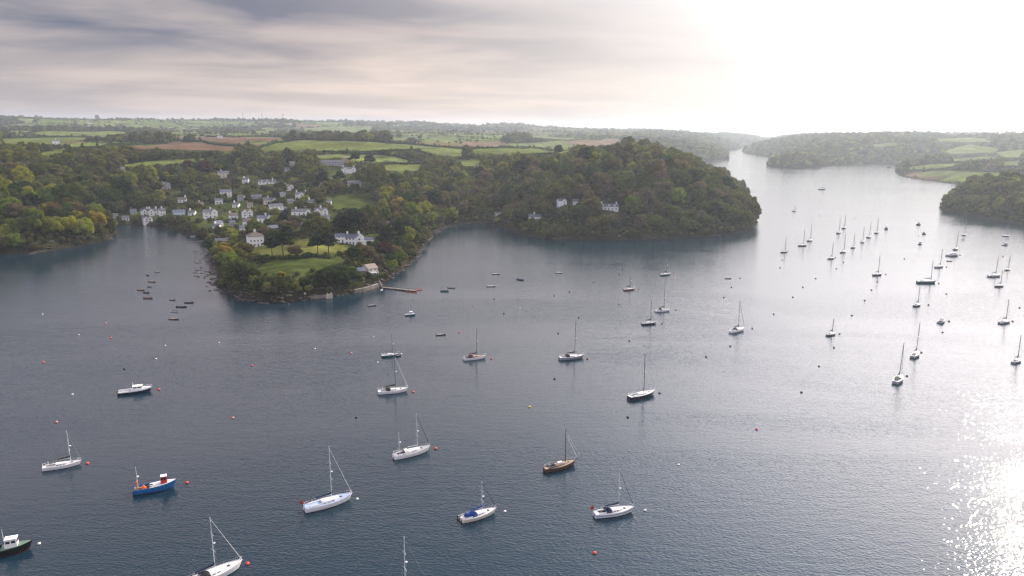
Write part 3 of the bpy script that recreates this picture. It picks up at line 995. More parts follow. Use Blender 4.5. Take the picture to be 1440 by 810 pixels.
def house(px, py, wpx, label, st=2, turn=0.0, wall='render_white', roof='slate', hip=False, gables=(), chim=(0.12,), dep=7.0, win=None, wing=None, name='house', cat='house', w=None, extras=(), eave=None, pitch=0.42, group='houses of the creek village'):
    """px,py = foot of the front wall in the photograph"""
    p = on_land(px, py)
    if p is None:
        return None
    k = depth_scale(p)
    L = w if w else max(wpx * (0.9 if group == 'houses of the creek village' else 1.0) / k, 4.0)
    yaw = -math.atan2(p.x, p.y) + turn
    e = empty(name, (p.x, p.y, p.z), yaw)
    tag(e, label, cat, group)
    H = eave if eave else (2.7 * st + 0.2)
    y0, y1 = 0.0, dep
    zr = H + pitch * dep / 2 * 1.25
    wb = MB()
    if hip:
        wb.box((0, (y0 + y1) / 2, (H - 2.5) / 2), (L, dep, H + 2.5))
    else:
        gable_block(wb, -L / 2, L / 2, y0, y1, -2.5, H, zr)
    for g in gables:
        gx, gw = g[0] * L, g[1]
        gd = 1.2
        gable_block(wb, gx - gw / 2, gx + gw / 2, y0 - gd, y0 + dep / 2, -2.5, H * (g[2] if len(g) > 2 else 1.0), H * (g[2] if len(g) > 2 else 1.0) + gw * 0.42, 'y')
    if wing:
        wx0, ww, wd, wh = wing          # side wing: offset sign, width, depth, eave height
        xa = L / 2 if wx0 > 0 else -L / 2 - ww
        gable_block(wb, xa + 0.003, xa + ww, y0 + 0.8, y0 + 0.8 + wd, -2.5, wh, wh + wd * 0.25)
    wb.build('wall', M[wall], e)
    rb = MB()
    if hip:
        o = 0.4
        a0, a1, b0, b1 = -L / 2 - o, L / 2 + o, y0 - o, y1 + o
        ym = (y0 + y1) / 2; hx = max(L / 2 - dep / 2, 0.6)
        n = len(rb.v)
        rb.v += [(a0, b0, H), (a1, b0, H), (a1, b1, H), (a0, b1, H), (-hx, ym, zr + 0.3), (hx, ym, zr + 0.3), (a0, b0, H + 0.12), (a1, b0, H + 0.12), (a1, b1, H + 0.12), (a0, b1, H + 0.12)]
        for q in ((0, 3, 2, 1), (0, 1, 7, 6), (1, 2, 8, 7), (2, 3, 9, 8), (3, 0, 6, 9), (6, 7, 5, 4), (7, 8, 5), (8, 9, 4, 5), (9, 6, 4)):
            rb.f.append(tuple(n + i for i in q)); rb.m.append(0)
    else:
        roof_slabs(rb, -L / 2, L / 2, y0, y1, H, zr)
    ro = rb.build('roof', M[roof], e)
    for g in gables:
        gx, gw = g[0] * L, g[1]
        hh = H * (g[2] if len(g) > 2 else 1.0)
        gb = MB(); roof_slabs(gb, gx - gw / 2, gx + gw / 2, y0 - 1.2, y0 + dep / 2, hh, hh + gw * 0.42, 'y', 0.25)
        gb.build('gable_roof', M[roof], e)
        window(e, gx, y0 - 1.2, hh * 0.78, 1.3, 1.3)
        if st > 1:
            window(e, gx, y0 - 1.2, hh * 0.28, 1.5, 1.3)
    if wing:
        gb = MB(); roof_slabs(gb, xa + 0.003, xa + ww, y0 + 0.8, y0 + 0.8 + wd, wh, wh + wd * 0.25)
        gb.build('wing_roof', M[roof], e)
        window(e, xa + ww / 2, y0 + 0.8, wh * 0.55, min(ww * 0.4, 1.8), 1.2)
    for cxr in chim:
        cb = MB()
        cxm = (cxr - 0.5) * L * 0.96
        cb.box((cxm, (y0 + y1) / 2, zr + 0.35), (1.3, 0.8, 2.6))
        cb.box((cxm, (y0 + y1) / 2, zr + 1.70), (1.5, 1.0, 0.18))
        cb.tube([(cxm - 0.3, (y0 + y1) / 2, zr + 1.78), (cxm - 0.3, (y0 + y1) / 2, zr + 2.3)], 0.16, 0.13, 6)
        cb.tube([(cxm + 0.3, (y0 + y1) / 2, zr + 1.78), (cxm + 0.3, (y0 + y1) / 2, zr + 2.3)], 0.16, 0.13, 6)
        cb.build('chimney', M[wall] if wall in ('render_white', 'render_cream') else M['stone'], ro)
    nw = win if win is not None else max(2, int(L / 3.4))
    for s_ in range(st):
        z = 1.55 + 2.7 * s_
        for i in range(nw):
            x = (-0.5 + (i + 0.5) / nw) * (L - 1.0)
            if any(abs(x - g[0] * L) < g[1] / 2 + 0.8 for g in gables):
                continue
            if s_ == 0 and i == nw // 2:
                db = MB(); db.box((x, y0 - 0.03, 1.05), (1.0, 0.08, 2.1)); db.build('door', M['door'], e)
            else:
                window(e, x, y0, z, 1.15 + 0.15 * (s_ == 0), 1.25)
        window(e, L / 2 if turn > 0 else -L / 2, dep * 0.5, z, 1.0, 1.2, nx=(1 if turn > 0 else -1))
    for ex in extras:
        if ex == 'balcony':
            b = MB(); b.box((0, y0 - 1.0, 2.75), (L * 0.8, 1.9, 0.16)); b.build('balcony', M['frame'], e)
            b = MB()
            for i in range(7):
                b.box(((-0.4 + 0.8 * i / 6) * L, y0 - 1.9, 3.3), (0.08, 0.08, 1.0))
            b.box((0, y0 - 1.9, 3.84), (L * 0.8, 0.1, 0.08)); b.build('railing', M['frame'], e)
            for i in (0, 1, 2, 3):
                b = MB(); b.box(((-0.38 + 0.76 * i / 3) * L, y0 - 1.85, 0.7), (0.2, 0.2, 3.9)); b.build('post', M['frame'], e)
        if ex == 'conservatory':
            b = MB(); gable_block(b, -L * 0.42, -L * 0.1, y0 - 2.6, y0 - 0.003, -1.5, 2.2, 3.1); b.build('conservatory', M['glass'], e)
            b = MB()
            for i in range(5):
                b.box(((-0.42 + 0.08 * i) * L, y0 - 2.64, 0.6), (0.1, 0.08, 3.2))
            b.build('conservatory_frame', M['frame'], e)
        if ex == 'dormers':
            for i in range(3):
                x = (-0.3 + 0.3 * i) * L
                b = MB(); gable_block(b, x - 0.9, x + 0.9, y0 + 0.5, y0 + dep / 2, H - 0.2, H + 1.3, H + 2.1, 'y'); dm = b.build('dormer', M[wall], e)
                b = MB(); roof_slabs(b, x - 0.9, x + 0.9, y0 + 0.5, y0 + dep / 2, H + 1.3, H + 2.1, 'y', 0.15, 0.1); b.build('dormer_roof', M[roof], dm)
        if ex == 'pots':
            pass
    HOUSES.append((p.x, p.y, p.z, (L * 0.5 + (3 if wing else 0)) * k, px, py - (H + 1.5) * k, py + 1.0, dep, L))
    return e
# ================================================================ the village and the houses on the shores
H_ = house
# -- waterfront of the creek, left to right
H_(163, 307, 6, 'tiny white boathouse at the dark inner end of the creek', 1, 0.2, chim=(), dep=5, pitch=0.5)
H_(177, 310, 10, 'low white boathouse on the shore at the creek head, beside the tiny one', 1, 0.0, chim=(), dep=5)
H_(188, 301, 9, 'small teal tinged white cottage behind the creek head boathouses', 1, 0.1, wall='render_teal', chim=(0.2,))
H_(203, 303, 10, 'white cottage with front gable at the left of the creekside terrace', 2, -0.15, gables=((0.1, 4.5),), chim=(0.9,), dep=6, eave=4.6)
H_(216, 303, 12, 'wide white creekside cottage in the middle of the terrace', 2, 0.12, gables=((-0.25, 4.2),), chim=(0.1, 0.9), dep=6, eave=4.8)
H_(229, 303, 9, 'tall white cottage at the right end of the creekside terrace', 2, 0.2, chim=(0.5,), dep=6, eave=5.0)
H_(208, 313, 12, 'white twin gabled house right on the creek beach', 2, 0.25, gables=((-0.22, 4.6), (0.25, 4.6)), chim=(), dep=6, eave=4.2)
H_(252, 305, 18, 'long low white and pale blue bungalow above the creek beach', 1, 0.0, wall='render_teal', roof='slate_blue', chim=(), dep=8, extras=('balcony',), eave=4.4)
H_(234, 266, 13, 'white gabled house half hidden in the wood above the creek', 2, 0.4, gables=((0.2, 5),), chim=(0.2,), wall='render_grey')
H_(256, 285, 12, 'low white house with one tall chimney among dark trees', 1, -0.1, chim=(0.9,), roof='slate_brown', eave=3.2)
H_(315, 250, 16, 'pale two storey house highest above the creek beside a grey annexe', 2, 0.15, wall='render_cream', wing=(1, 4, 5, 3.2), chim=(0.3,), eave=6.0)
H_(318, 277, 17, 'white two storey house with four bay windows and yellow gorse beside it', 2, 0.05, roof='slate_blue', chim=(), eave=5.6)
H_(308, 287, 12, 'low white modern house with flat verandah under the bay windowed one', 1, 0.0, roof='slate', chim=(), extras=('balcony',), eave=3.4)
H_(296, 307, 18, 'large white house with right hand gable in the middle of the creek shore', 2, 0.15, gables=((0.34, 5.5, 1.12),), chim=(0.6,), dep=8, eave=5.8)
H_(303, 325, 11, 'white gabled cottage on the slope above the boathouse', 2, -0.5, chim=(0.2,), dep=6, eave=4.4)
H_(311, 319, 9, 'blue roofed white cottage with a sharp skew gable above the boathouse', 1, 0.7, roof='slate_blue', chim=(), dep=6, eave=3.8)
H_(309, 344, 16, 'low white boathouse with slate roof on the village quay', 1, 0.05, chim=(), dep=6, eave=2.8)
H_(329, 308, 13, 'long low white cottage left of the twin gabled pair', 1, 0.1, chim=(0.1,), roof='slate_brown', eave=3.4)
H_(348, 305, 15, 'white house showing two sharp gables to the water', 2, 0.0, gables=((-0.25, 5.5), (0.25, 5.5)), chim=(), roof='slate_brown', eave=4.4)
H_(347, 318, 12, 'white cottage with broad brown roof below the twin gables', 2, 0.0, roof='slate_brown', chim=(0.5,), eave=4.4)
H_(344, 326, 12, 'small white terrace cottage under yellow trees above the cube house', 1, 0.1, chim=(), eave=3.2)
H_(372, 313, 20, 'long white house with teal roof and right end gable', 1, 0.1, roof='slate_blue', gables=((0.38, 5, 1.1),), chim=(0.65,), eave=4.0)
H_(361, 347, 23, 'big plain white cube of a house with hipped roof by the lawn', 2, 0.18, hip=True, chim=(0.5,), dep=9, eave=7.4, roof='slate_brown', win=4)
H_(361, 284, 15, 'grey rendered house left of the white end gable', 2, 0.0, wall='render_grey', chim=(), eave=5.2, dep=7)
H_(380, 287, 19, 'dark roofed house with white end gable and pinkish stone front', 2, 0.25, wall='render_cream', gables=((0.34, 5.2),), chim=(0.4,), roof='slate', eave=4.2)
H_(390, 299, 20, 'big white house with balcony and teal ground floor on the village slope', 2, 0.3, wing=(1, 5, 5, 3.4), extras=('balcony',), roof='slate', chim=(), eave=6.0)
H_(376, 259, 27, 'long low white house with a row of dormers and a single white chimney', 1, 0.05, chim=(0.82,), roof='slate', extras=('dormers',), eave=3.0)
H_(407, 268, 14, 'white house with brown timbered front below the turquoise garage', 2, 0.2, gables=((0.2, 5.0),), chim=(0.1,), roof='slate_brown', eave=4.6)
H_(417, 250, 8, 'small bright turquoise garage between dark trees', 1, 0.4, wall='render_teal', roof='slate_blue', chim=(), dep=5, eave=2.8, name='garage', cat='garage')
H_(404, 242, 8, 'small white cottage high in the trees above the turquoise garage', 1, 0.0, chim=(), eave=3.2)
H_(424, 279, 17, 'white house with teal gabled porch beside a pale lane', 2, 0.1, gables=((0.0, 5.2),), chim=(0.1, 0.95), eave=4.2)
H_(421, 303, 22, 'long dark roofed cottage row with low white front', 1, 0.08, chim=(0.3,), roof='slate', eave=3.4)
H_(433, 304, 8, 'narrow white gable end at the end of the dark roofed row', 2, 0.0, gables=((0.0, 4.5),), chim=(), eave=4.2, dep=6)
H_(452, 303, 19, 'dark slate house with two white gables near the walled field', 2, 0.1, gables=((-0.3, 4.5), (0.3, 4.8)), chim=(0.5,), roof='slate', eave=4.2)
H_(460, 310, 7, 'little white outbuilding below the two gabled slate house', 1, 0.0, chim=(), dep=4, eave=3.0, name='outbuilding', cat='outbuilding')
H_(386, 327, 15, 'blue slate roofed barn half lost in trees behind the pines', 1, 0.4, wall='stone', roof='slate_blue', chim=(), eave=3.6, name='barn', cat='barn')
H_(428, 323, 8, 'small white fronted house hidden behind trees on the point', 1, 0.0, chim=(), eave=3.4)
for hx_, hy_, hw_, st_, wl_, rf_, lb_ in (
        (269, 303, 10, 1, 'render_white', 'slate', 'small white cottage between the long bungalow and the large shore house'),
        (338, 283, 9, 2, 'render_grey', 'slate_brown', 'grey cottage on the garden slope right of the bay windowed house'),
        (331, 292, 9, 1, 'render_white', 'slate', 'small white cottage above the brown roofed ones'),
        (352, 292, 8, 1, 'render_cream', 'slate_brown', 'cream cottage in the gardens above the twin gables'),
        (398, 277, 9, 1, 'render_white', 'slate_blue', 'little white house below the timbered one'),
        (410, 289, 9, 2, 'render_grey', 'slate', 'grey gabled house above the balconied white house'),
        (437, 288, 10, 1, 'render_white', 'slate', 'low white bungalow at the top of the village near the field'),
        (283, 291, 8, 1, 'render_cream', 'slate_brown', 'cream cottage half buried in trees above the large shore house'),
        (327, 318, 8, 1, 'render_grey', 'slate_blue', 'grey outhouse left of the broad brown roofed cottage'),
        (345, 258, 9, 2, 'render_white', 'slate', 'white house in trees between the highest pale house and the dormered one'),
        (406, 316, 9, 1, 'render_grey', 'slate_brown', 'dull roofed cottage below the long dark row'),
        (462, 287, 8, 1, 'render_white', 'slate', 'tiny white cottage at the left corner of the walled field')):
    H_(hx_, hy_, hw_, lb_, st_, 0.35 * math.sin(hx_), wall=wl_, roof=rf_, chim=(0.2,) if hx_ % 2 else (), dep=6, eave=3.0 + 1.5 * (st_ - 1))
# the village lane, laid on the slope
lane_px = [(309, 346), (322, 334), (336, 327), (352, 321), (372, 317), (396, 309), (416, 306), (428, 292), (416, 282), (430, 276), (446, 272), (452, 258), (446, 240), (440, 226)]
lw = [on_land(*q) for q in lane_px]
mb = MB()
prev_ = None
for a, b_ in zip(lw, lw[1:]):
    n_ = max(2, int((b_ - a).length / 5))
    dx_, dy_ = (b_.x - a.x), (b_.y - a.y); l_ = math.hypot(dx_, dy_); nx_, ny_ = -dy_ / l_ * 1.9, dx_ / l_ * 1.9
    for i in range(n_ + 1):
        x, y = a.x + dx_ * i / n_, a.y + dy_ * i / n_
        z = max(gz(x, y), gz(x + nx_, y + ny_), gz(x - nx_, y - ny_)) + 0.25
        cur_ = ((x + nx_, y + ny_, z), (x - nx_, y - ny_, z))
        if prev_: mb.poly([prev_[0], cur_[0], cur_[1], prev_[1]])
        prev_ = cur_
M['lane'] = surf('worn_lane', (0.16, 0.15, 0.14), 0.9, 0.1, 0.2, 0.6)
lo = mb.build('lane', M['lane']); tag(lo, 'narrow pale lane winding up through the village', None, None, 'structure')
# -- manor group at the head of the fields
H_(468, 233, 30, 'long grey farm building with slate roof above the manor lawn', 1, 0.1, wall='render_grey', roof='slate', chim=(0.7,), dep=8, eave=4.5, group='manor buildings by the fields')
H_(452, 232, 9, 'small white farm cottage left of the long grey farm building', 1, 0.0, chim=(), eave=3.4, group='manor buildings by the fields')
H_(486, 229, 10, 'pinkish barn gable facing the water behind the manor', 2, 0.0, wall='render_pink', roof='slate_brown', gables=((0.0, 7.0),), chim=(), eave=4.4, name='barn', cat='barn', group='manor buildings by the fields')
H_(491, 244, 19, 'large bright white manor house with many gables above a sunny lawn', 2, 0.15, gables=((-0.3, 5), (0.3, 5)), chim=(0.1, 0.9), eave=5.6, group='manor buildings by the fields')
H_(505, 247, 9, 'white side range standing right of the bright manor house', 2, -0.5, chim=(0.5,), eave=4.6, group='manor buildings by the fields')
H_(522, 244, 8, 'small white lodge in the trees right of the manor', 1, 0.2, chim=(), eave=3.2, group='manor buildings by the fields')
H_(500, 263, 22, 'grey and white house with slate gables above the walled field', 2, 0.05, gables=((0.05, 5.0), (0.38, 4.6)), wall='render_grey', chim=(), roof='slate', eave=4.8, group='manor buildings by the fields')
H_(430, 218, 12, 'dark roofed farmhouse in trees at the edge of the big green field', 1, 0.2, roof='slate_blue', wall='render_grey', chim=(), eave=3.6, group='manor buildings by the fields')
H_(412, 233, 8, 'cream gabled cottage in trees below the big green field', 1, 0.3, wall='render_cream', chim=(), eave=3.4, group='manor buildings by the fields')
# -- the point
H_(497, 344.5, 24, 'rambling white country house with tall white chimneys on the wooded point', 2, -0.1, gables=((0.36, 5.2, 1.05),), chim=(0.12, 0.80), dep=8, wing=(1, 7.5, 5, 3.6), roof='slate_blue', eave=5.0, win=5, group='houses on the point')
H_(479.5, 341.5, 12, 'low white service wing with slate roof left of the country house', 2, 0.25, chim=(), roof='slate_blue', eave=4.6, dep=6, group='houses on the point')
H_(548, 318, 8, 'small sunlit hut with bright roof among pines on the point', 1, 0.5, wall='render_pink', roof='tile_pale', chim=(), dep=5, eave=2.8, name='hut', cat='hut', group='houses on the point')
H_(525, 389, 15, 'stone boathouse lodge with pale tiled roof and balcony over the water', 2, 0.55, wall='render_cream', roof='tile_pale', chim=(), dep=8, extras=('balcony',), eave=5.2, name='boathouse', cat='boathouse', group='houses on the point')
H_(509, 389, 10, 'low slate roofed wing beside the boathouse lodge', 1, 0.2, wall='stone', roof='slate_blue', chim=(), dep=6, eave=3.4, name='boathouse', cat='boathouse', group='houses on the point')
# -- headland shore
H_(791, 289, 11, 'white gabled house on the wooded headland left of the long white one', 2, 0.3, gables=((0.2, 4.8),), chim=(), eave=4.4, group='houses in the headland wood')
H_(809, 288, 7, 'small white cottage showing only its roof line in the headland wood', 1, 0.0, chim=(), eave=3.0, group='houses in the headland wood')
H_(856, 296, 27, 'long white house with three dormers amid the headland trees', 1, 0.0, chim=(0.1, 0.9), extras=('dormers',), eave=3.6, dep=8, group='houses in the headland wood')
H_(752, 311, 17, 'white shore cottage with slate roof beneath the headland trees', 2, 0.15, wing=(1, 5, 5, 3), chim=(0.5,), roof='slate_blue', eave=4.2, group='houses in the headland wood')
H_(700, 304, 12, 'pair of tiny white gables at the foot of the headland wood', 1, 0.0, gables=((-0.3, 3.6), (0.3, 3.6)), chim=(), eave=3.0, dep=5, group='houses in the headland wood')
H_(762, 240, 9, 'pale lilac grey house peeping from trees high on the headland', 1, 0.3, wall='render_grey', chim=(), eave=3.6, group='houses in the headland wood')
# -- inland
H_(170, 243, 14, 'slate roofed house with white gable beside a bright strip of pasture', 2, 0.5, wall='render_grey', gables=((-0.25, 5),), chim=(), eave=4.6, group='farmhouses in the wooded hills')
H_(80, 203, 5, 'white farmhouse gable on the far left between two green fields', 2, 0.3, w=9, chim=(0.5,), group='farmhouses in the wooded hills')
for px_, py_, lab in ((127, 174, 'long pale farm roof far off below the left skyline'), (194, 173, 'distant white farmhouse under the skyline left of the reddish fields'), (330, 176.5, 'distant white farm buildings below the skyline masts'), (407, 175, 'bright white speck of a farmhouse under the skyline mast group'),
                      (555, 177, 'small white farm on the far hillside left of its neighbour'), (578, 179, 'pale grey farm shed on the far purple hillside'), (787, 181, 'distant cream house below a skyline tree'), (310, 194, 'small pale house at the corner of the upper ploughed field')):
    H_(px_, py_ + 0.5, 5, lab, 1, 0.2, chim=(), w=18 if 'long' in lab or 'buildings' in lab or 'shed' in lab else 12, dep=9, eave=5, name='farmhouse', cat='farmhouse', group='farmhouses in the far hills')

# ---------------------------------------------------------------- quays, slipway, jetty
def wall_run(name, pts, h, t, mat, label, cat, top=None):
    """masonry wall following ground points (x,y,ztop)"""
    mb = MB()
    for a, b in zip(pts, pts[1:]):
        d = math.hypot(b[0] - a[0], b[1] - a[1]); an = math.atan2(b[1] - a[1], b[0] - a[0])
        zt = (a[2] + b[2]) / 2
        mb.box(((a[0] + b[0]) / 2, (a[1] + b[1]) / 2, zt - h / 2), (d + t * 0.5, t, h), rz=an)
    o = mb.build(name, M[mat])
    return tag(o, label, cat)

q = [on_water(430, 420.5), on_water(441, 420.5), on_water(452, 419.5), on_water(461, 418.5)]
wall_run('stone_quay', [(p.x, p.y + 1, 1.5) for p in q], 3.4, 2.2, 'stone', 'long low stone quay wall at the foot of the point', 'quay')
pq = on_water(463, 419)
mb = MB()
mb.box((0, 0, 0.3), (4.0, 3.0, 2.9), taper=0.9); mb.box((0.2, 0.2, 1.9), (3.2, 2.4, 0.4)); mb.box((1.1, 0.3, 2.6), (0.8, 0.8, 1.1)); mb.box((-0.9, 0.2, 2.5), (0.6, 0.6, 0.9))
tag(mb.build('quay_head', M['stone_pale'], loc=(pq.x, pq.y, 0), rz=0.3), 'sunlit pale stone pier head at the end of the low quay', 'pier head')
pq = on_water(429, 420)
mb = MB(); mb.lathe([(0.8, -0.5), (0.8, 2.6), (0.9, 2.7), (0.5, 3.4), (0.05, 3.8)], 8)
tag(mb.build('quay_pillar', M['stone_pale'], loc=(pq.x, pq.y, 0)), 'small pale stone pillar at the landward end of the low quay', 'pillar')
q = [on_water(499, 412), on_water(510, 410), on_water(521, 407), on_water(531, 403.5)]
wall_run('boathouse_quay', [(p.x, p.y + 0.5, 2.0) for p in q], 3.8, 2.0, 'stone', 'dark stone retaining wall below the boathouse lodge', 'retaining wall')
q = [on_water(298, 352), on_water(308, 350), on_water(316, 351)]
wall_run('village_quay', [(p.x, p.y, 2.2) for p in q], 4.2, 3.0, 'stone', 'dark stone village quay beside the low white boathouse', 'quay')
q = [on_water(264, 341.5), on_water(276, 340), on_water(286, 339.5)]
wall_run('slipway', [(p.x, p.y, 0.35 + 0.25 * i) for i, p in enumerate(q)], 1.6, 1.6, 'stone', 'narrow dark slipway reaching into the creek', 'slipway')

jet = empty('floating_jetty', on_water(536, 405), 0)
tag(jet, 'dark floating jetty of linked pontoons curving out from the boathouse', 'jetty')
jb = jet.location
jpx = [(537, 405), (545, 406), (555, 407), (565, 408), (575, 409.5), (586, 410)]
for i, (a, b) in enumerate(zip(jpx, jpx[1:])):
    A, B = on_water(*a) - jb, on_water(*b) - jb
    d = (B - A).length; an = math.atan2(B.y - A.y, B.x - A.x); c_ = (A + B) / 2
    mb = MB(); mb.box((c_.x, c_.y, 0.22), (d * 0.9, 2.0, 0.7), rz=an); pt = mb.build('pontoon', M['rubber'], jet)
    mb = MB(); mb.box((c_.x, c_.y, 0.64), (d * 0.93, 2.1, 0.12), rz=an); mb.build('decking', M['planks'], pt)
    mb = MB()
    for s_ in (-0.4, 0.4):
        x, y = c_.x + math.cos(an) * d * s_, c_.y + math.sin(an) * d * s_
        mb.tube([(x, y + 0.95, 0.6), (x, y + 0.95, 1.7)], 0.06, n=5)
    mb.tube([(c_.x - math.cos(an) * d * 0.45, c_.y - math.sin(an) * d * 0.45 + 0.95, 1.65), (c_.x + math.cos(an) * d * 0.45, c_.y + math.sin(an) * d * 0.45 + 0.95, 1.65)], 0.05, n=5)
    mb.build('railing', M['steel'], pt)
A = on_water(533, 401.5) - jb; B = on_water(537, 405) - jb
mb = MB(); mb.tube([(A.x, A.y, 3.2), (B.x, B.y, 0.8)], 0.55, n=4); mb.build('gangway', M['planks'], jet)

# ---------------------------------------------------------------- skyline structures about five kilometres off
def dish(px, D, dia, ped, label, tilt):
    x, y = polar(px, D); z = gz(x, y)
    e = empty('satellite_dish', (x, y, z), -math.atan2(x, y))
    tag(e, label, 'satellite dish')
    mb = MB(); mb.lathe([(ped * 0.22, -4), (ped * 0.16, ped * 0.4), (ped * 0.12, ped)], 10); mb.build('pedestal', M['dishpaint'], e)
    mb = MB()
    n = 16; prof = [(0.02, 0.0), (0.25, 0.03), (0.5, 0.12), (0.5, 0.16), (0.25, 0.07), (0.02, 0.04)]
    mb.lathe([(r * dia, z_ * dia) for r, z_ in prof], n)
    mb.tube([(0, 0, 0), (0, 0, dia * 0.35)], dia * 0.02, n=5)
    o = mb.build('reflector', M['dishpaint'], e, True, loc=(0, 0, ped)); o.rotation_euler = (tilt, 0.3, 0)
    return e
dish(147.5, 4700, 22, 16, 'large dark satellite dish, leftmost on the far skyline', 1.25)
dish(203.5, 5000, 24, 12, 'upturned satellite dish standing clear on the skyline between two others', 0.25)
dish(264, 5200, 24, 17, 'tall stemmed satellite dish beside the thin mast on the skyline', 0.1)
dish(257, 5200, 12, 6, 'smallest satellite dish, low on the skyline beside the tall stemmed one', 0.8)
def mast(px, D, h, w, label, head):
    x, y = polar(px, D); z = gz(x, y)
    e = empty('lattice_mast', (x, y, z), 0)
    tag(e, label, 'mast')
    mb = MB()
    for a in range(3):
        t = a * 2.094
        mb.tube([(w * math.cos(t), w * math.sin(t), -3), (w * 0.45 * math.cos(t), w * 0.45 * math.sin(t), h)], 0.5, 0.35, n=4)
    for i in range(14):
        u0, u1 = i / 14, (i + 1) / 14
        for a in range(3):
            t0, t1 = a * 2.094, (a + 1) * 2.094
            r0, r1 = w * (1 - 0.55 * u0), w * (1 - 0.55 * u1)
            mb.tube([(r0 * math.cos(t0), r0 * math.sin(t0), h * u0), (r1 * math.cos(t1), r1 * math.sin(t1), h * u1)], 0.18, n=3)
    mb.build('tower', M['steel'], e)
    if head:
        mb = MB(); mb.lathe([(w * 0.8, h), (w * head, h + 2), (w * head, h + 7), (w * 0.7, h + 9)], 8); mb.build('antenna_head', M['steel'], e)
mast(281, 5200, 46, 0.8, 'very thin lone mast right of the satellite dishes on the skyline', 0)
mast(348, 5200, 44, 1.6, 'left one of the three stout skyline masts', 1.2)
mast(374, 5200, 46, 2.2, 'middle one of the three stout skyline masts', 1.4)
mast(403, 5200, 44, 2.0, 'right one of the three stout skyline masts, widest at its head', 2.4)
mast(351.5, 5300, 30, 0.9, 'short thin mast close beside the left stout skyline mast', 0)

# ================================================================ trees
def hides_house(x, y, z, h, r):
    X, Yp = project((x, y, z + h)); X2, Yb = project((x, y, z))
    k = depth_scale((x, y, z))
    for hx, hy, hz, hw, hpx, ht, hb, dep, L in HOUSES:
        if math.hypot(x - hx, y - hy) < max(L * 0.5, dep) + r * 0.5:
            return True
        if math.hypot(x, y) < math.hypot(hx, hy) and abs(X - hpx) < hw + r * k * 0.45:
            lim = hb - (hb - ht) * 0.6
            if Yp < lim and Yb > ht:
                return True
    return False

FP = [(k, P) for k, P in FIELD_POLYS]
def in_field(x, y):
    for k, P in FP:
        if in_poly(np.array([x]), np.array([y]), P)[0]:
            return True
    return False

FBOX = []
for (k_, fp_) in FIELDS:
    xs_ = [a for a, b in fp_]; ys_ = [b for a, b in fp_]
    fd_ = on_land(sum(xs_) / len(xs_), sum(ys_) / len(ys_))
    FBOX.append((min(xs_), max(xs_), min(ys_), max(ys_), fp_, math.hypot(fd_.x, fd_.y) if fd_ else 0))
def hides_field(qx, qy, D):
    for x0, x1, y0, y1, P, Df in FBOX:
        if x0 < qx < x1 and y0 < qy < y1 and D < Df * 1.02:
            ins = False
            for i in range(len(P)):
                (ax, ay), (bx, by) = P[i], P[(i + 1) % len(P)]
                if (ay > qy) != (by > qy) and qx < (bx - ax) * (qy - ay) / (by - ay) + ax: ins = not ins
            if ins: return True
    return False

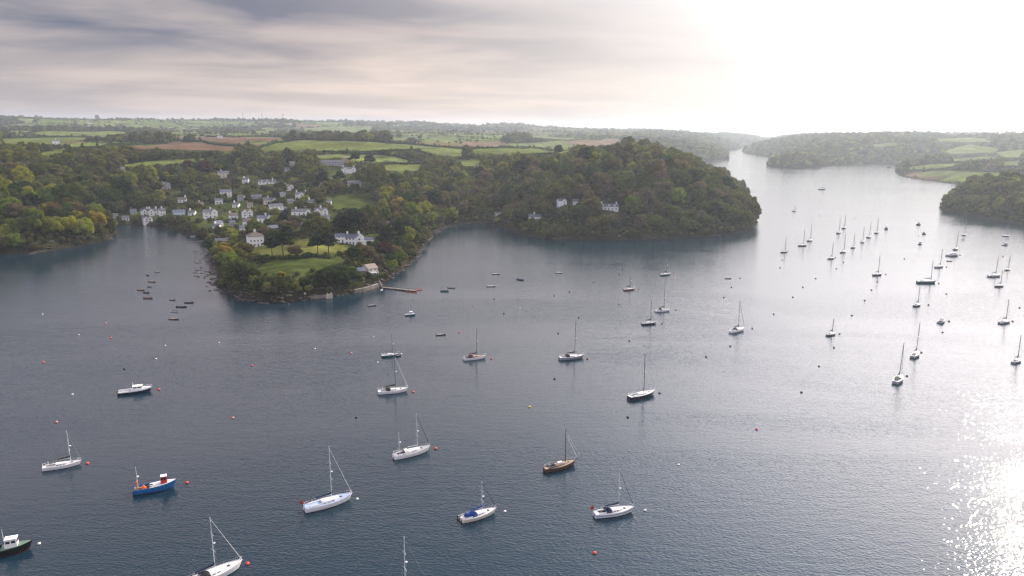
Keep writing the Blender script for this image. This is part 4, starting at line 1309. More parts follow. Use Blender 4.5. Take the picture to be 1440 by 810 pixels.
# -- trees one can pick out in the photograph: kind, foot px, foot py, scale, colour, stretch, label, group
SPECIAL = [
    ('pine', 383, 362, 1.0, 'blackish green', 1.0, 'broad dark pine with bare trunk in front of the big white cube house', None),
    ('pine', 398, 361, 1.05, 'blackish green', 1.05, 'taller dark pine, right one of the pair by the white cube house', None),
    ('pine', 447, 359, 0.95, 'blackish green', 0.95, 'dark spreading pine on the sunny lawn left of the country house', None),
    ('pine', 462, 359, 1.05, 'blackish green', 1.0, 'dark pine nearest the country house lawn, right of its twin', None),
    ('broad', 416, 362, 0.72, 'brownish', 0.9, 'small russet budding tree on the lawn between the two pairs of pines', None),
    ('pine', 880, 213, 1.40, 'blackish green', 1.1, 'great dark round headed pine topping the headland skyline', None),
    ('pine', 896, 216, 0.8, 'blackish green', 1.0, 'smaller dark pine just right of the great skyline pine', None),
    ('pine', 785, 222, 1.0, 'dark green', 1.0, 'pointed dark pine at the edge of the green field on the headland', None),
    ('pine', 922, 219, 0.9, 'blackish green', 1.0, 'dark pine on the headland ridge below the great skyline pine', None),
    ('pine', 945, 222, 1.0, 'blackish green', 1.0, 'flat topped dark pine midway along the headland ridge', None),
    ('pine', 962, 224, 0.9, 'blackish green', 1.0, 'last dark pine before the headland ridge drops to the water', None),
    ('pine', 990, 236, 1.0, 'blackish green', 1.0, 'dark pine low on the seaward shoulder of the headland', None),
    ('broad', 265, 243, 1.15, 'copper purple', 1.1, 'left copper purple beech above the village', None),
    ('broad', 288, 246, 1.3, 'copper purple', 1.05, 'right copper purple beech, the darker and larger of the two', None),
    ('broad', 322, 233, 1.35, 'yellow green', 1.1, 'big round yellow green tree above the highest pale house', None),
    ('broad', 309, 241, 0.9, 'yellow green', 1.0, 'smaller yellow green tree tucked under the big round one', None),
    ('tall', 541, 290, 0.9, 'yellow green', 1.0, 'topmost yellow green tree of the row beside the walled field', None),
    ('tall', 538, 303, 0.9, 'yellow green', 1.0, 'second yellow green tree down the row beside the walled field', None),
    ('tall', 542, 315, 0.85, 'bright green', 1.0, 'lowest tree of the row beside the walled field', None),
    ('broad', 560, 297, 1.1, 'golden', 1.0, 'golden budding tree behind the bright grove above the inlet', None),
    ('broad', 577, 308, 1.15, 'bright green', 1.1, 'bright green round tree leading the grove above the inlet', None),
    ('broad', 597, 306, 1.2, 'yellow green', 1.1, 'large yellow green tree on the inlet edge of the grove', None),
    ('broad', 606, 318, 1.0, 'yellow green', 1.1, 'yellow green tree overhanging the inlet shore', None),
    ('tall', 575, 346, 0.9, 'yellow green', 1.0, 'tall yellow green tree on the steep bank of the inlet', None),
    ('broad', 562, 372, 0.75, 'bright green', 1.0, 'small bright tree at the waterline right of the boathouse lodge', None),
    ('broad', 552, 381, 0.6, 'bright green', 1.0, 'lowest bright green tree beside the boathouse lodge', None),
    ('pine', 545, 352, 1.1, 'blackish green', 1.1, 'dark pine between the country house and the inlet', None),
    ('pine', 560, 340, 1.0, 'blackish green', 1.1, 'dark pine higher on the bank behind the small hut', None),
    ('broad', 541, 363, 0.9, 'copper purple', 1.0, 'reddish purple tree on the inlet bank below the pines', None),
    ('pine', 497, 374, 0.9, 'dark green', 1.0, 'dark pine just in front of the country house', None),
    ('broad', 515, 368, 0.9, 'brownish', 0.95, 'dull brown round tree between the country house and boathouse', None),
    ('broad', 477, 405, 1.0, 'dark green', 1.05, 'very dark spreading tree overhanging the low quay', None),
    ('broad', 458, 401, 0.85, 'dark green', 1.0, 'dark tree left of the spreading one above the low quay', None),
    ('broad', 492, 399, 0.8, 'dark green', 1.0, 'dark tree left of the low slate boathouse wing', None),
    ('broad', 338, 398, 1.0, 'mid green', 1.1, 'large green tree on the western tip of the point', None),
    ('broad', 353, 395, 0.8, 'mid green', 1.0, 'green tree at the left edge of the sloping lawn', None),
    ('broad', 322, 380, 0.95, 'bright green', 1.0, 'bright green tree over the muddy shore of the point', None),
    ('broad', 318, 367, 0.85, 'golden', 1.0, 'golden green tree above the mud flat', None),
    ('broad', 338, 371, 0.8, 'olive', 1.0, 'olive tree behind the western tip trees', None),
    ('broad', 332, 347, 0.85, 'yellow green', 1.0, 'yellow green tree left of the big white cube house', None),
    ('broad', 326, 337, 0.75, 'yellow green', 1.0, 'yellow green tree above the boathouse on the quay', None),
    ('broad', 317, 357, 0.7, 'golden', 1.0, 'small golden tree beside the village quay', None),
    ('bush', 372, 369, 1.4, 'dark green', 0.9, 'rounded dark shrub at the end of the lawn bank below the white cube house', None),
    ('bush', 396, 390, 1.0, 'golden', 0.9, 'pale golden shrub in the middle of the sloping lawn', None),
    ('broad', 449, 330, 1.05, 'olive', 1.05, 'olive round tree behind the lawn pines, left of the country house', None),
    ('broad', 20, 352, 1.05, 'bright green', 1.0, 'bright green tree at the shore on the left edge', None),
    ('broad', 5, 338, 1.0, 'yellow green', 1.0, 'yellow green tree cut by the left edge of the frame', None),
    ('broad', 75, 335, 1.25, 'yellow green', 1.1, 'large yellow green tree in the middle of the left wooded spit', None),
    ('broad', 98, 331, 1.1, 'yellow green', 1.1, 'yellow green tree right of centre on the left wooded spit', None),
    ('broad', 118, 338, 1.3, 'yellow green', 1.1, 'largest and brightest yellow green tree near the end of the left spit', None),
    ('broad', 138, 326, 1.2, 'golden', 1.15, 'golden brown tree crowning the end of the left spit', None),
    ('broad', 108, 316, 1.0, 'golden', 1.0, 'orange tinged tree behind the brightest one on the left spit', None),
    ('broad', 60, 308, 1.0, 'yellow green', 1.0, 'light green tree at the back of the left spit', None),
    ('broad', 890, 307, 1.35, 'bright green', 1.25, 'tall bright round tree standing out right of the long white headland house', None),
    ('broad', 950, 292, 1.35, 'bright green', 1.1, 'broad light green domed tree low on the headland front', None),
    ('broad', 934, 291, 1.0, 'mid green', 1.1, 'green domed tree touching the broad light one on the headland', None),
    ('broad', 770, 302, 0.9, 'brownish', 1.0, 'russet tree above the white shore cottage', None),
    ('broad', 708, 248, 1.3, 'golden', 1.1, 'golden domed tree below the green field at the neck of the headland', None),
    ('broad', 888, 245, 1.1, 'yellow green', 0.9, 'sunlit yellow green tree in the middle of the headland slope', None),
    ('broad', 838, 235, 1.2, 'yellow green', 1.1, 'yellow green tree near the ridge left of the great skyline pine', None),
    ('broad', 538, 221, 1.0, 'dark green', 0.9, 'lone round tree in the field below the long hedge', None),
    ('pine', 500, 232, 1.3, 'blackish green', 0.9, 'wide flat black green pine behind the bright manor', None),
    ('pine', 520, 236, 1.4, 'blackish green', 0.85, 'wide flat pine right of the first one behind the manor', None),
    ('pine', 478, 262, 1.2, 'blackish green', 1.0, 'dark pine at the left end of the manor lawn', None),
    ('pine', 455, 262, 1.1, 'blackish green', 1.0, 'dark pine clump tree beside the village lane', None),
    ('broad', 1250, 236, 1.0, 'dark green', 0.9, 'rounded tree at the water end of the far right promontory', None),
    ('broad', 1285, 228, 1.5, 'dark green', 1.0, 'tall dark tree clump rising behind the far right promontory', None),
    ('broad', 1303, 227, 1.2, 'dark green', 1.0, 'second dark tree rising behind the far right promontory', None),
]
n_ind = 0
SHOW = []
for kind, px, py, s, col, sz, label, grp in SPECIAL:
    p = on_land(px, py)
    if 'headland' in label and 'pine' in label:      # a ridge tree: step down until the sight line meets this hill and not the next
        while p is None or math.hypot(p.x, p.y) > 1250:
            py += 1.5
            p = on_land(px, py)
        s *= 1.15
    if p is None:
        continue
    tree(kind, p, s, col, label, None, sz)
    if kind != 'bush' and math.hypot(p.x, p.y) < 1000:
        X_, Y_ = project((p.x, p.y, p.z + 7.0 * s)); SHOW.append((X_, Y_, 6.0 * s * depth_scale(p), math.hypot(p.x, p.y)))

def covers(x, y, z, h, r, D):
    X_, Yt = project((x, y, z + h)); Yb = project((x, y, z))[1]; k = depth_scale((x, y, z))
    for sx_, sy_, sr_, sd_ in SHOW:
        if D < sd_ and abs(X_ - sx_) < r * k * 0.7 + sr_ * 0.5 and Yt < sy_ + sr_ * 0.35 and Yb > sy_:
            return True
    return False

LANDMARKS = [(20, 345, 'the shore at the left edge'), (80, 325, 'the big yellow green spit tree'), (160, 325, 'the tip of the left spit'), (170, 305, 'the creek head boathouses'), (210, 300, 'the creekside terrace'),
    (252, 300, 'the long pale blue bungalow'), (296, 300, 'the large creek shore house'), (309, 340, 'the quay boathouse'), (361, 338, 'the white cube house'), (316, 270, 'the bay windowed house'),
    (315, 243, 'the highest pale house'), (376, 255, 'the dormered white house'), (390, 293, 'the balconied white house'), (440, 299, 'the dark roofed cottage row'), (390, 355, 'the left pair of lawn pines'),
    (455, 352, 'the right pair of lawn pines'), (497, 338, 'the country house'), (525, 382, 'the boathouse lodge'), (445, 413, 'the low stone quay'), (330, 405, 'the rocky western tip'), (500, 282, 'the walled field'),
    (545, 300, 'the yellow green row'), (595, 300, 'the bright grove'), (590, 350, 'the inlet bank'), (491, 240, 'the bright manor'), (660, 312, 'the head of the inlet'), (700, 300, 'the tiny white gables'),
    (752, 306, 'the white shore cottage'), (791, 284, 'the white gabled headland house'), (856, 291, 'the long white headland house'), (890, 290, 'the tall bright headland tree'), (950, 280, 'the light domed headland tree'),
    (1020, 320, 'the seaward end of the headland'), (1055, 290, 'the outer point of the headland'), (1325, 285, 'the tip of the right shore'), (1400, 280, 'the middle of the right shore'), (1438, 290, 'the right edge'),
    (40, 300, 'the back of the left spit'), (560, 340, 'the small sunlit hut'), (420, 330, 'the olive tree by the pines')]
TSEEN = set()
def tree_label(head, px, py):
    refs = sorted(LANDMARKS, key=lambda b: math.hypot(b[0] - px, (b[1] - py) * 1.6))
    first = None
    for b in refs[:3]:
        dx, dy = px - b[0], py - b[1]
        far_ = math.hypot(dx, dy * 1.6)
        v = 'above' if dy < -5 else ('below' if dy > 5 else '')
        h = 'left of' if dx < -7 else ('right of' if dx > 7 else '')
        r = (v + ' and ' + h) if v and h else (v or h or 'beside')
        if far_ < 22: r = 'close ' + r if r != 'beside' else r
        t = f"{head} {r} {b[2]}"
        first = first or t
        if t not in TSEEN and len(t.split()) <= 16:
            TSEEN.add(t)
            return t
    return first

def zone(px, py, D):
    if px < 175 and D < 760: return 'left wooded spit', ('olive', 'dark green', 'brownish', 'mid green', 'bright green', 'dark green', 'grey brown')
    if D < 640: return 'wooded point', ('dark green', 'olive', 'brownish', 'mid green', 'dark green', 'grey brown')
    if px < 640: return 'slopes round the village', ('olive', 'dark green', 'brownish', 'mid green', 'yellow green', 'dark green')
    if px < 1090: return 'big headland wood', ('olive', 'dark green', 'brownish', 'grey brown', 'mid green')
    return 'dark right shore', ('dark green', 'grey brown', 'brownish', 'dark green')

rs2 = np.random.RandomState(5)
def scatter(D0, D1, cell, jit=0.8, margin=0.10):
    """jittered points on a world grid inside the view fan"""
    a1 = math.atan(720 / F) + margin
    xs = np.arange(-D1 * math.sin(a1), D1 * math.sin(a1), cell); ys = np.arange(D0 * 0.7, D1, cell)
    X, Y = np.meshgrid(xs, ys)
    X = X + (rs2.rand(*X.shape) - 0.5) * cell * jit; Y = Y + (rs2.rand(*Y.shape) - 0.5) * cell * jit
    Dd = np.hypot(X, Y); az = np.arctan2(X, Y)
    m = (Dd >= D0) & (Dd < D1) & (np.abs(az) < a1)
    return X[m], Y[m]

def bilv(G, X, Y):
    a = (np.arctan2(X, Y) - AZ[0]) / (AZ[1] - AZ[0]); l = (np.log(np.maximum(np.hypot(X, Y), 381)) - LD[0]) / (LD[1] - LD[0])
    i = np.clip(a.astype(int), 0, NA - 2); j = np.clip(l.astype(int), 0, ND - 2)
    u, v = np.clip(a - i, 0, 1), np.clip(l - j, 0, 1)
    return (G[i, j] * (1 - u) + G[i + 1, j] * u) * (1 - v) + (G[i, j + 1] * (1 - u) + G[i + 1, j + 1] * u) * v

# how high the ground (with trees on it) between us and a point stands: used to leave out what nothing can be seen of
CANOPY = np.where((cover == 0) & (GD > 6), 9.0, 0.0)
ANG = (np.maximum(GZ, 0) + CANOPY - CAM_H) / np.exp(GL)
HORZ = np.maximum.accumulate(ANG, axis=1)
HORZ = np.concatenate([np.full((NA, 1), -9.0), HORZ[:, :-1]], 1)
HORZ_S = HORZ.copy()
for s_ in range(1, 9):      # keep what a step to the side would reveal
    HORZ_S[s_:] = np.minimum(HORZ_S[s_:], HORZ[:-s_]); HORZ_S[:-s_] = np.minimum(HORZ_S[:-s_], HORZ[s_:])

cov_f = cover.astype(float)
def cov_at(X, Y):
    a = (np.arctan2(X, Y) - AZ[0]) / (AZ[1] - AZ[0]); l = (np.log(np.maximum(np.hypot(X, Y), 381)) - LD[0]) / (LD[1] - LD[0])
    return cover[np.clip((a + 0.5).astype(int), 0, NA - 1), np.clip((l + 0.5).astype(int), 0, ND - 1)]

pts = []
for D0, D1, cell, sc_ in ((390, 1250, 10.8, 1.22), (1250, 2300, 13.0, 1.2), (2300, 4200, 18.0, 1.30), (4200, 7600, 26.0, 1.55)):
    X, Y = scatter(D0, D1, cell)
    z = bilv(GZ, X, Y); d = bilv(GD, X, Y); cv = cov_at(X, Y)
    D = np.hypot(X, Y)
    keep = (cv == 0) & (d > 0.6)
    keep |= (cv == 3) & (d > 0.3)
    keep |= (cv == 2) & (rs2.rand(len(X)) < 0.50) & (d > 3)
    vis = (z + 16 * sc_ - CAM_H) / D > bilv(HORZ_S, X, Y) - 0.004
    keep &= vis
    X, Y, z, d = X[keep], Y[keep], z[keep], d[keep]
    for i in range(len(X)):
        pts.append((X[i], Y[i], z[i], d[i], sc_))
print('wood candidates', len(pts))
# drop the ones standing on, or in front of, a house and inside hand placed trees
occ = {}
for (x, y, r) in PLACED:
    occ.setdefault((int(x // 20), int(y // 20)), []).append((x, y, r))
good = []
for (x, y, z, d, s0) in pts:
    D = math.hypot(x, y)
    if D < 1600:
        bad = False
        for ii in (-1, 0, 1):
            for jj in (-1, 0, 1):
                for (a, b_, r) in occ.get((int(x // 20) + ii, int(y // 20) + jj), ()):
                    if (a - x) ** 2 + (b_ - y) ** 2 < r * r * 1.1:
                        bad = True
        if bad:
            continue
    # size: bigger inland, lower at the shore and in gardens
    s = s0 * (random.uniform(0.58, 1.05) if random.random() < 0.6 else random.uniform(0.95, 1.38)) * (0.74 + 0.26 * min(d / 25.0, 1))
    c_here = int(cov_at(np.array([x]), np.array([y]))[0])
    if c_here == 2:
        s *= 0.62
    if c_here == 3:
        s *= 0.75
    for _k in range(3):
        if D < 1000 and s > 0.3 and covers(x, y, z, 12 * s, 6 * s, D):
            s *= 0.62
    if D < 1200 and hides_house(x, y, z, 11 * s, 5.5 * s):
        if D < 900 and not hides_house(x, y, z, 4.5 * s, 4 * s):
            s *= 0.42
        else:
            continue
    # fields and lawns seen over the trees: what stands in front of them is low
    if D < 3600:
        for _k in range(6):
            qx, qy = project((x, y, z + 12.5 * s)); qb = project((x, y, z))[1]
            nq = max(int((qb - qy) / 1.6), 1)
            if not any(hides_field(qx, qy + (qb - qy) * q_ / nq, D) for q_ in range(nq)):
                break
            s *= 0.68
    good.append((x, y, z, D, s, c_here))
# visible ones nearest first become individual trees
def in_frame(x, y, z, h):
    X, Yt = project((x, y, z + h)); X, Yb = project((x, y, z))
    return -8 < X < 1448 and Yt < 810
def seen(x, y, z, h, D):
    return (z + h * 0.9 - CAM_H) / D > bilv(HORZ, np.array([x]), np.array([y]))[0] - 0.0005
cand = [(g[3] / max(g[4], 0.3) ** 0.5, g) for g in good if g[3] < 1100]
cand.sort(key=lambda t: t[0])
ind, rest = [], []
NMAX = 285
chosen = set()
for k_, g in cand:
    x, y, z, D, s, ch = g
    if len(chosen) >= NMAX:
        break
    if in_frame(x, y, z, 12 * s) and seen(x, y, z, 12 * s, D):
        chosen.add(id(g)); ind.append(g)
for g in good:
    if id(g) not in chosen:
        rest.append(g)
print('individual trees', len(ind), 'wood instances', len(rest))
COLW = {'olive': 'olive', 'dark green': 'dark green', 'brownish': 'brownish', 'mid green': 'mid green', 'bright green': 'bright green', 'yellow green': 'yellow green', 'grey brown': 'grey brown'}
for g in ind:
    x, y, z, D, s, ch = g
    px, py = project((x, y, z + 5))
    zn, cols = zone(px, py, D)
    cn = fbm(np.array([x / 38.0]), np.array([y / 38.0]), 200, 2)[0]
    col = cols[int(min(max((cn - 0.2) / 0.6 + random.uniform(-0.25, 0.25), 0), 0.999) * len(cols))]
    kind = 'broad'
    if random.random() < 0.10: kind = 'pine'; col = 'blackish green'
    elif random.random() < 0.12: kind = 'tall'
    if s < 0.45:
        kind = 'bush'; s *= 2.0
    what = {'broad': 'round headed broadleaf tree', 'tall': 'tall broadleaf tree', 'pine': 'dark layered pine', 'bush': 'low rounded bush'}[kind]
    where = {'left wooded spit': 'in the wood on the left spit', 'wooded point': 'among the trees of the point', 'slopes round the village': 'on the slopes round the village',
             'big headland wood': 'on the shore side of the headland wood', 'dark right shore': 'in the wood on the right shore'}[zn]
    size = 'small' if s < 0.85 else ('big' if s > 1.35 else 'middling')
    what = {'broad': 'round tree', 'tall': 'tall tree', 'pine': 'dark layered pine', 'bush': 'low bush'}[kind]
    lab = tree_label(f"{size} {col + ' ' if kind != 'pine' else ''}{what}", px, py)
    tree(kind, (x, y, z), s, col, lab, f"{what.replace('tree', 'trees').replace('bush', 'bushes').replace('pine', 'pines')} {where}")

# -- the unbroken mass of the woods: one object, crowns set out on its points
def pick_mesh(nm, seed, lobes_fn, n, leaf, low=True):
    r_ = np.random.RandomState(seed)
    return leafy_mesh(nm, lobes_fn(r_), n, leaf, r_, mat='leafwood', low=low)
WOODP = []
def scatter_object(name, P, scales, protos, label, seed):
    """points -> realised as instances by geometry nodes; the crown meshes come from PROTOTYPE objects that stand in the wood themselves"""
    me = bpy.data.meshes.new(name)
    me.from_pydata([tuple(p) for p in P], [], [])
    a = me.attributes.new('s', 'FLOAT', 'POINT'); a.data.foreach_set('value', np.array(scales, np.float32))
    a = me.attributes.new('k', 'INT', 'POINT'); a.data.foreach_set('value', np.random.RandomState(seed).randint(0, len(protos), len(P)).astype(np.int32))
    a = me.attributes.new('r', 'FLOAT', 'POINT'); a.data.foreach_set('value', (np.random.RandomState(seed + 1).rand(len(P)) * 6.283).astype(np.float32))
    o = bpy.data.objects.new(name, me); C.objects.link(o)
    tag(o, label, None, None, 'stuff')
    ng = bpy.data.node_groups.new(name, 'GeometryNodeTree')
    ng.interface.new_socket('Geometry', in_out='INPUT', socket_type='NodeSocketGeometry')
    ng.interface.new_socket('Geometry', in_out='OUTPUT', socket_type='NodeSocketGeometry')
    N = ng.nodes; Lk = ng.links
    gi = N.new('NodeGroupInput'); go = N.new('NodeGroupOutput')
    join = N.new('GeometryNodeJoinGeometry')
    for i, pr in enumerate(protos):
        oi = N.new('GeometryNodeObjectInfo'); oi.inputs['Object'].default_value = pr; oi.transform_space = 'ORIGINAL'
        sm = N.new('GeometryNodeSetMaterial'); sm.inputs['Material'].default_value = M['leafwood']
        Lk.new(oi.outputs['Geometry'], sm.inputs['Geometry'])
        ip = N.new('GeometryNodeInstanceOnPoints')
        Lk.new(gi.outputs[0], ip.inputs['Points']); Lk.new(sm.outputs[0], ip.inputs['Instance'])
        at = N.new('GeometryNodeInputNamedAttribute'); at.data_type = 'INT'; at.inputs['Name'].default_value = 'k'
        cmp_ = N.new('FunctionNodeCompare'); cmp_.data_type = 'INT'; cmp_.operation = 'EQUAL'
        Lk.new(at.outputs['Attribute'], cmp_.inputs[2]); cmp_.inputs[3].default_value = i
        Lk.new(cmp_.outputs[0], ip.inputs['Selection'])
        at2 = N.new('GeometryNodeInputNamedAttribute'); at2.data_type = 'FLOAT'; at2.inputs['Name'].default_value = 's'
        Lk.new(at2.outputs['Attribute'], ip.inputs['Scale'])
        at3 = N.new('GeometryNodeInputNamedAttribute'); at3.data_type = 'FLOAT'; at3.inputs['Name'].default_value = 'r'
        cx_ = N.new('ShaderNodeCombineXYZ'); Lk.new(at3.outputs['Attribute'], cx_.inputs[2])
        Lk.new(cx_.outputs[0], ip.inputs['Rotation'])
        Lk.new(ip.outputs[0], join.inputs[0])
    Lk.new(join.outputs[0], go.inputs[0])
    md = o.modifiers.new('crowns', 'NODES'); md.node_group = ng
    return o

# sources: the crowns of trees that stand individually in the scene
crowns = {}
for o in C.objects:
    if o.name.startswith('crown') and o.data.name not in crowns:
        crowns[o.data.name] = o
broad_src = [crowns[m.name] for m, t in PROTO['broad'] + PROTO['tall'] + PROTO['pine'][:1] if m.name in crowns]
print('crown sources', len(broad_src))
near = [g for g in rest if g[3] < 2300]
far = [g for g in rest if g[3] >= 2300]
scatter_object('woodland', [(g[0], g[1], g[2] - 1.0 * g[4]) for g in near], [g[4] for g in near], broad_src, 'continuous mixed woodland covering the creek slopes and headlands', 3)
scatter_object('far_woodland', [(g[0], g[1], g[2] - 5.5 * g[4]) for g in far], [g[4] for g in far], broad_src, 'hazy far woods on the hills up the estuary', 8)

# -- hedges
def hedge_mesh(pts, h, w, seed, dens=9):
    r_ = np.random.RandomState(seed)
    lob = []
    for a, b_ in zip(pts, pts[1:]):
        d = math.hypot(b_[0] - a[0], b_[1] - a[1]); n = max(1, int(d / (w * 0.75)))
        for i in range(n):
            t = (i + r_.rand() * 0.5) / n
            hh = h * (0.7 + 0.5 * r_.rand()) * (2.1 if r_.rand() < 0.05 else 1.0)
            x, y = a[0] + (b_[0] - a[0]) * t, a[1] + (b_[1] - a[1]) * t
            lob.append((x, y, gz(x, y) + hh * 0.42, w * 0.62, w * 0.62, hh * 0.62))
    ox, oy = pts[0][0], pts[0][1]; oz = gz(ox, oy)
    lob = [(l[0] - ox, l[1] - oy, l[2] - oz, l[3], l[4], l[5]) for l in lob]
    me = leafy_mesh('hedgerow', lob, min(len(lob) * dens, 9000), w * 0.35, r_, low=True)
    return me, (ox, oy, oz)
HEDGES = [
    ([(357, 214), (380, 204), (402, 198.5), (430, 196)], 'hedge between the ploughed field and the big pasture'),
    ([(430, 196), (470, 197), (540, 200.5), (607, 206)], 'long dark hedge along the top of the big pasture'),
    ([(607, 206), (640, 209), (663, 210)], 'bushy hedge running right from the top of the big pasture'),
    ([(240, 198), (290, 201), (335, 206), (360, 208)], 'thick hedge parting the two reddish ploughed fields'),
    ([(290, 193), (350, 192.5), (400, 193.5)], 'hedge along the top of the upper ploughed field'),
    ([(455, 214.5), (500, 215), (540, 213.5), (592, 211.5)], 'hedge dotted with round bushes below the big pasture'),
    ([(466, 217), (490, 215.5), (540, 218), (585, 228)], 'curving hedge above the small lightest pasture'),
    ([(577, 212), (615, 221), (640, 224), (662, 225)], 'diagonal hedge left of the small right hand pastures'),
    ([(508, 233), (545, 230), (600, 231)], 'hedge along the top of the small square pasture'),
    ([(663, 209.5), (700, 208.5), (760, 209.5), (815, 211.5)], 'thin dark hedge on the skyline side of the headland field'),
    ([(720, 220), (760, 218), (785, 216)], 'hedge under the green field at the neck of the headland'),
    ([(0, 194.5), (60, 193), (130, 193)], 'hedge above the long pasture at the left edge'),
    ([(40, 188), (100, 184), (160, 183), (200, 187)], 'hedge on the crest of the far left pasture'),
    ([(200, 203.5), (150, 206.5), (90, 216)], 'hedge under the narrow slanting pasture'),
    ([(460, 273), (500, 269.5), (535, 270)], 'dark hedge along the top of the walled field'),
    ([(350, 367), (380, 365.5), (420, 364.5), (465, 364)], 'clipped dark hedge at the foot of the pine lawn'),
    ([(286, 283.5), (350, 281)], 'hedge along the terrace strip above the village'),
    ([(352, 284), (400, 286), (455, 285)], 'garden hedge crossing the upper village'),
    ([(1262, 243), (1300, 241.5), (1345, 236.5)], 'hedge on the far right promontory above the water'),
    ([(1332, 230), (1375, 227), (1410, 226)], 'hedge between two pale fields on the far right'),
    ([(1405, 235.5), (1440, 235)], 'hedge under the pale field on the right edge'),
]
for i, (pp, lab) in enumerate(HEDGES):
    w_ = [on_land(x, y) for x, y in pp]
    w_ = [(p.x, p.y) for p in w_ if p is not None]
    if len(w_) < 2: continue
    D = math.hypot(*w_[0])
    me, o0 = hedge_mesh(w_, 2.4 + D / 900, 2.2 + D / 800, 300 + i)
    o = link('hedgerow', me, None, o0)
    o.color = LEAFC['dark green'] + (1,)
    tag(o, lab, 'hedge')

# far hedge lines between the patchwork of fields: nobody could count these bushes
X, Y = scatter(1750, 5600, 9.0, 1.0)
op, idv, ed = far_cover(X, Y)
cvh = cov_at(X, Y)
z = bilv(GZ, X, Y); D = np.hypot(X, Y)
keep = op & (ed < 7 + D / 900) & (bilv(GD, X, Y) > 5) & ((z + 8 - CAM_H) / D > bilv(HORZ_S, X, Y) - 0.004) & (cvh == 1)
for k_, P in FIELD_POLYS:
    keep &= ~in_poly(X, Y, P)
keep &= rs2.rand(len(X)) < np.clip(2200 / D, 0.2, 0.9)
X, Y, z = X[keep], Y[keep], z[keep]
print('far hedge bushes', len(X))
scatter_object('field_hedges', [(X[i], Y[i], z[i] - 1.2) for i in range(len(X))], [0.32 + 0.35 * rs2.rand() ** 2 + (0.5 if rs2.rand() < 0.05 else 0) for _ in X], broad_src[:4], 'faint hedges and bushes between the far fields', 21)

# undergrowth on the banks of the point and gardens
X, Y = scatter(395, 1300, 3.8, 1.0, 0.0)
z = bilv(GZ, X, Y); d = bilv(GD, X, Y); cv = cov_at(X, Y)
GVIS = lambda X, Y, z: (z + 5 - CAM_H) / np.hypot(X, Y) > bilv(HORZ_S, X, Y) - 0.03
keep = ((cv == 0) | (cv == 2) | ((cv == 3) & (z > 1.3))) & (d > 0.4) & (rs2.rand(len(X)) < np.where(cv == 2, 0.22, 0.80)) & ((np.hypot(X, Y) < 820) | (d < 16)) & ((d < 16) | (rs2.rand(len(X)) < 0.5)) & (GVIS(X, Y, z))
sel = np.where(keep)[0]
P_, S_ = [], []
for i in sel:
    s = (0.16 + 0.14 * rs2.rand()) * (1.35 if d[i] < 12 else 1.0)
    if cv[i] == 2 and hides_house(X[i], Y[i], z[i], 2.6, 2.0):
        continue
    P_.append((X[i], Y[i], z[i] - 0.7)); S_.append(s)
print('undergrowth', len(P_))
scatter_object('undergrowth', P_, S_, broad_src[:4], 'low scrub and bramble on the banks and in the gardens', 33)

# rocks of the foreshore
mb = MB()
r_ = np.random.RandomState(9)
IVl = ICO1_V
V, Fc, off = [], [], 0
a_ = np.array([(p.x, p.y) for p in (on_water(x, y) for x, y in [(297, 350), (300, 372), (306, 392), (306, 403), (320, 412), (340, 420), (370, 425), (398, 426), (430, 421), (455, 418), (482, 414), (505, 410)])])
seg = np.hypot(*(a_[1:] - a_[:-1]).T); cum = np.concatenate([[0], np.cumsum(seg)])
def add_rock(x, y, z, s):
    global off
    k = 1 + (r_.rand(len(IVl)) - 0.5) * 0.5
    v = IVl * k[:, None] * np.array((s * (0.8 + r_.rand()), s * (0.7 + 0.5 * r_.rand()), s * 0.5)) + np.array((x, y, z))
    V.append(v); Fc.append(ICO1_F + off); off += len(v)
for i in range(520):
    t = r_.rand() * cum[-1]; j = np.searchsorted(cum, t) - 1
    u = (t - cum[j]) / seg[j]; p = a_[j] * (1 - u) + a_[j + 1] * u
    x, y = p[0] + r_.randn() * 2.6, p[1] + r_.randn() * 2.2 + 0.5
    add_rock(x, y, max(gz(x, y), -0.1) + 0.05, 0.35 + 1.1 * r_.rand() ** 2)
for i in range(170):      # mud flat rocks and weed
    c_ = on_water(r_.uniform(272, 300), r_.uniform(352, 392))
    add_rock(c_.x, c_.y, -0.02, 0.3 + 0.6 * r_.rand() ** 2)
b_ = np.array([(p.x, p.y) for p in (on_water(x, y) for x, y in [(505, 410), (520, 406), (548, 392), (577, 370), (598, 341), (625, 320), (668, 313), (712, 322), (780, 336), (900, 337), (1010, 331), (1062, 321)])])
for a0, a1 in zip(b_, b_[1:]):
    for i in range(int(np.hypot(*(a1 - a0)) * 1.1)):
        t = r_.rand(); p = a0 * (1 - t) + a1 * t
        x, y = p[0] + r_.randn() * 2.0, p[1] + r_.randn() * 2.0 + 1.0
        if gd(x, y) > -2.5:
            add_rock(x, y, max(gz(x, y), -0.1) + 0.05, 0.4 + 1.3 * r_.rand() ** 2)
for i in range(240):
    t = r_.rand(); c_ = on_water(40 + 118 * t, 357 - 22 * t + r_.randn() * 0.8)
    add_rock(c_.x, c_.y, max(gz(c_.x, c_.y), -0.1), 0.4 + 1.1 * r_.rand() ** 2)
Vt = np.concatenate(V); me = bpy.data.meshes.new('rocky_foreshore')
me.from_pydata(Vt.tolist(), [], np.concatenate(Fc).tolist())
M['rock'] = surf('foreshore_rock', (0.075, 0.06, 0.05), 0.8, 0.3, 0.4, 1.2)
me.materials.append(M['rock'])
tag(link('rocky_foreshore', me), 'broken brown rocks and weed along the foreshore', None, None, 'stuff')
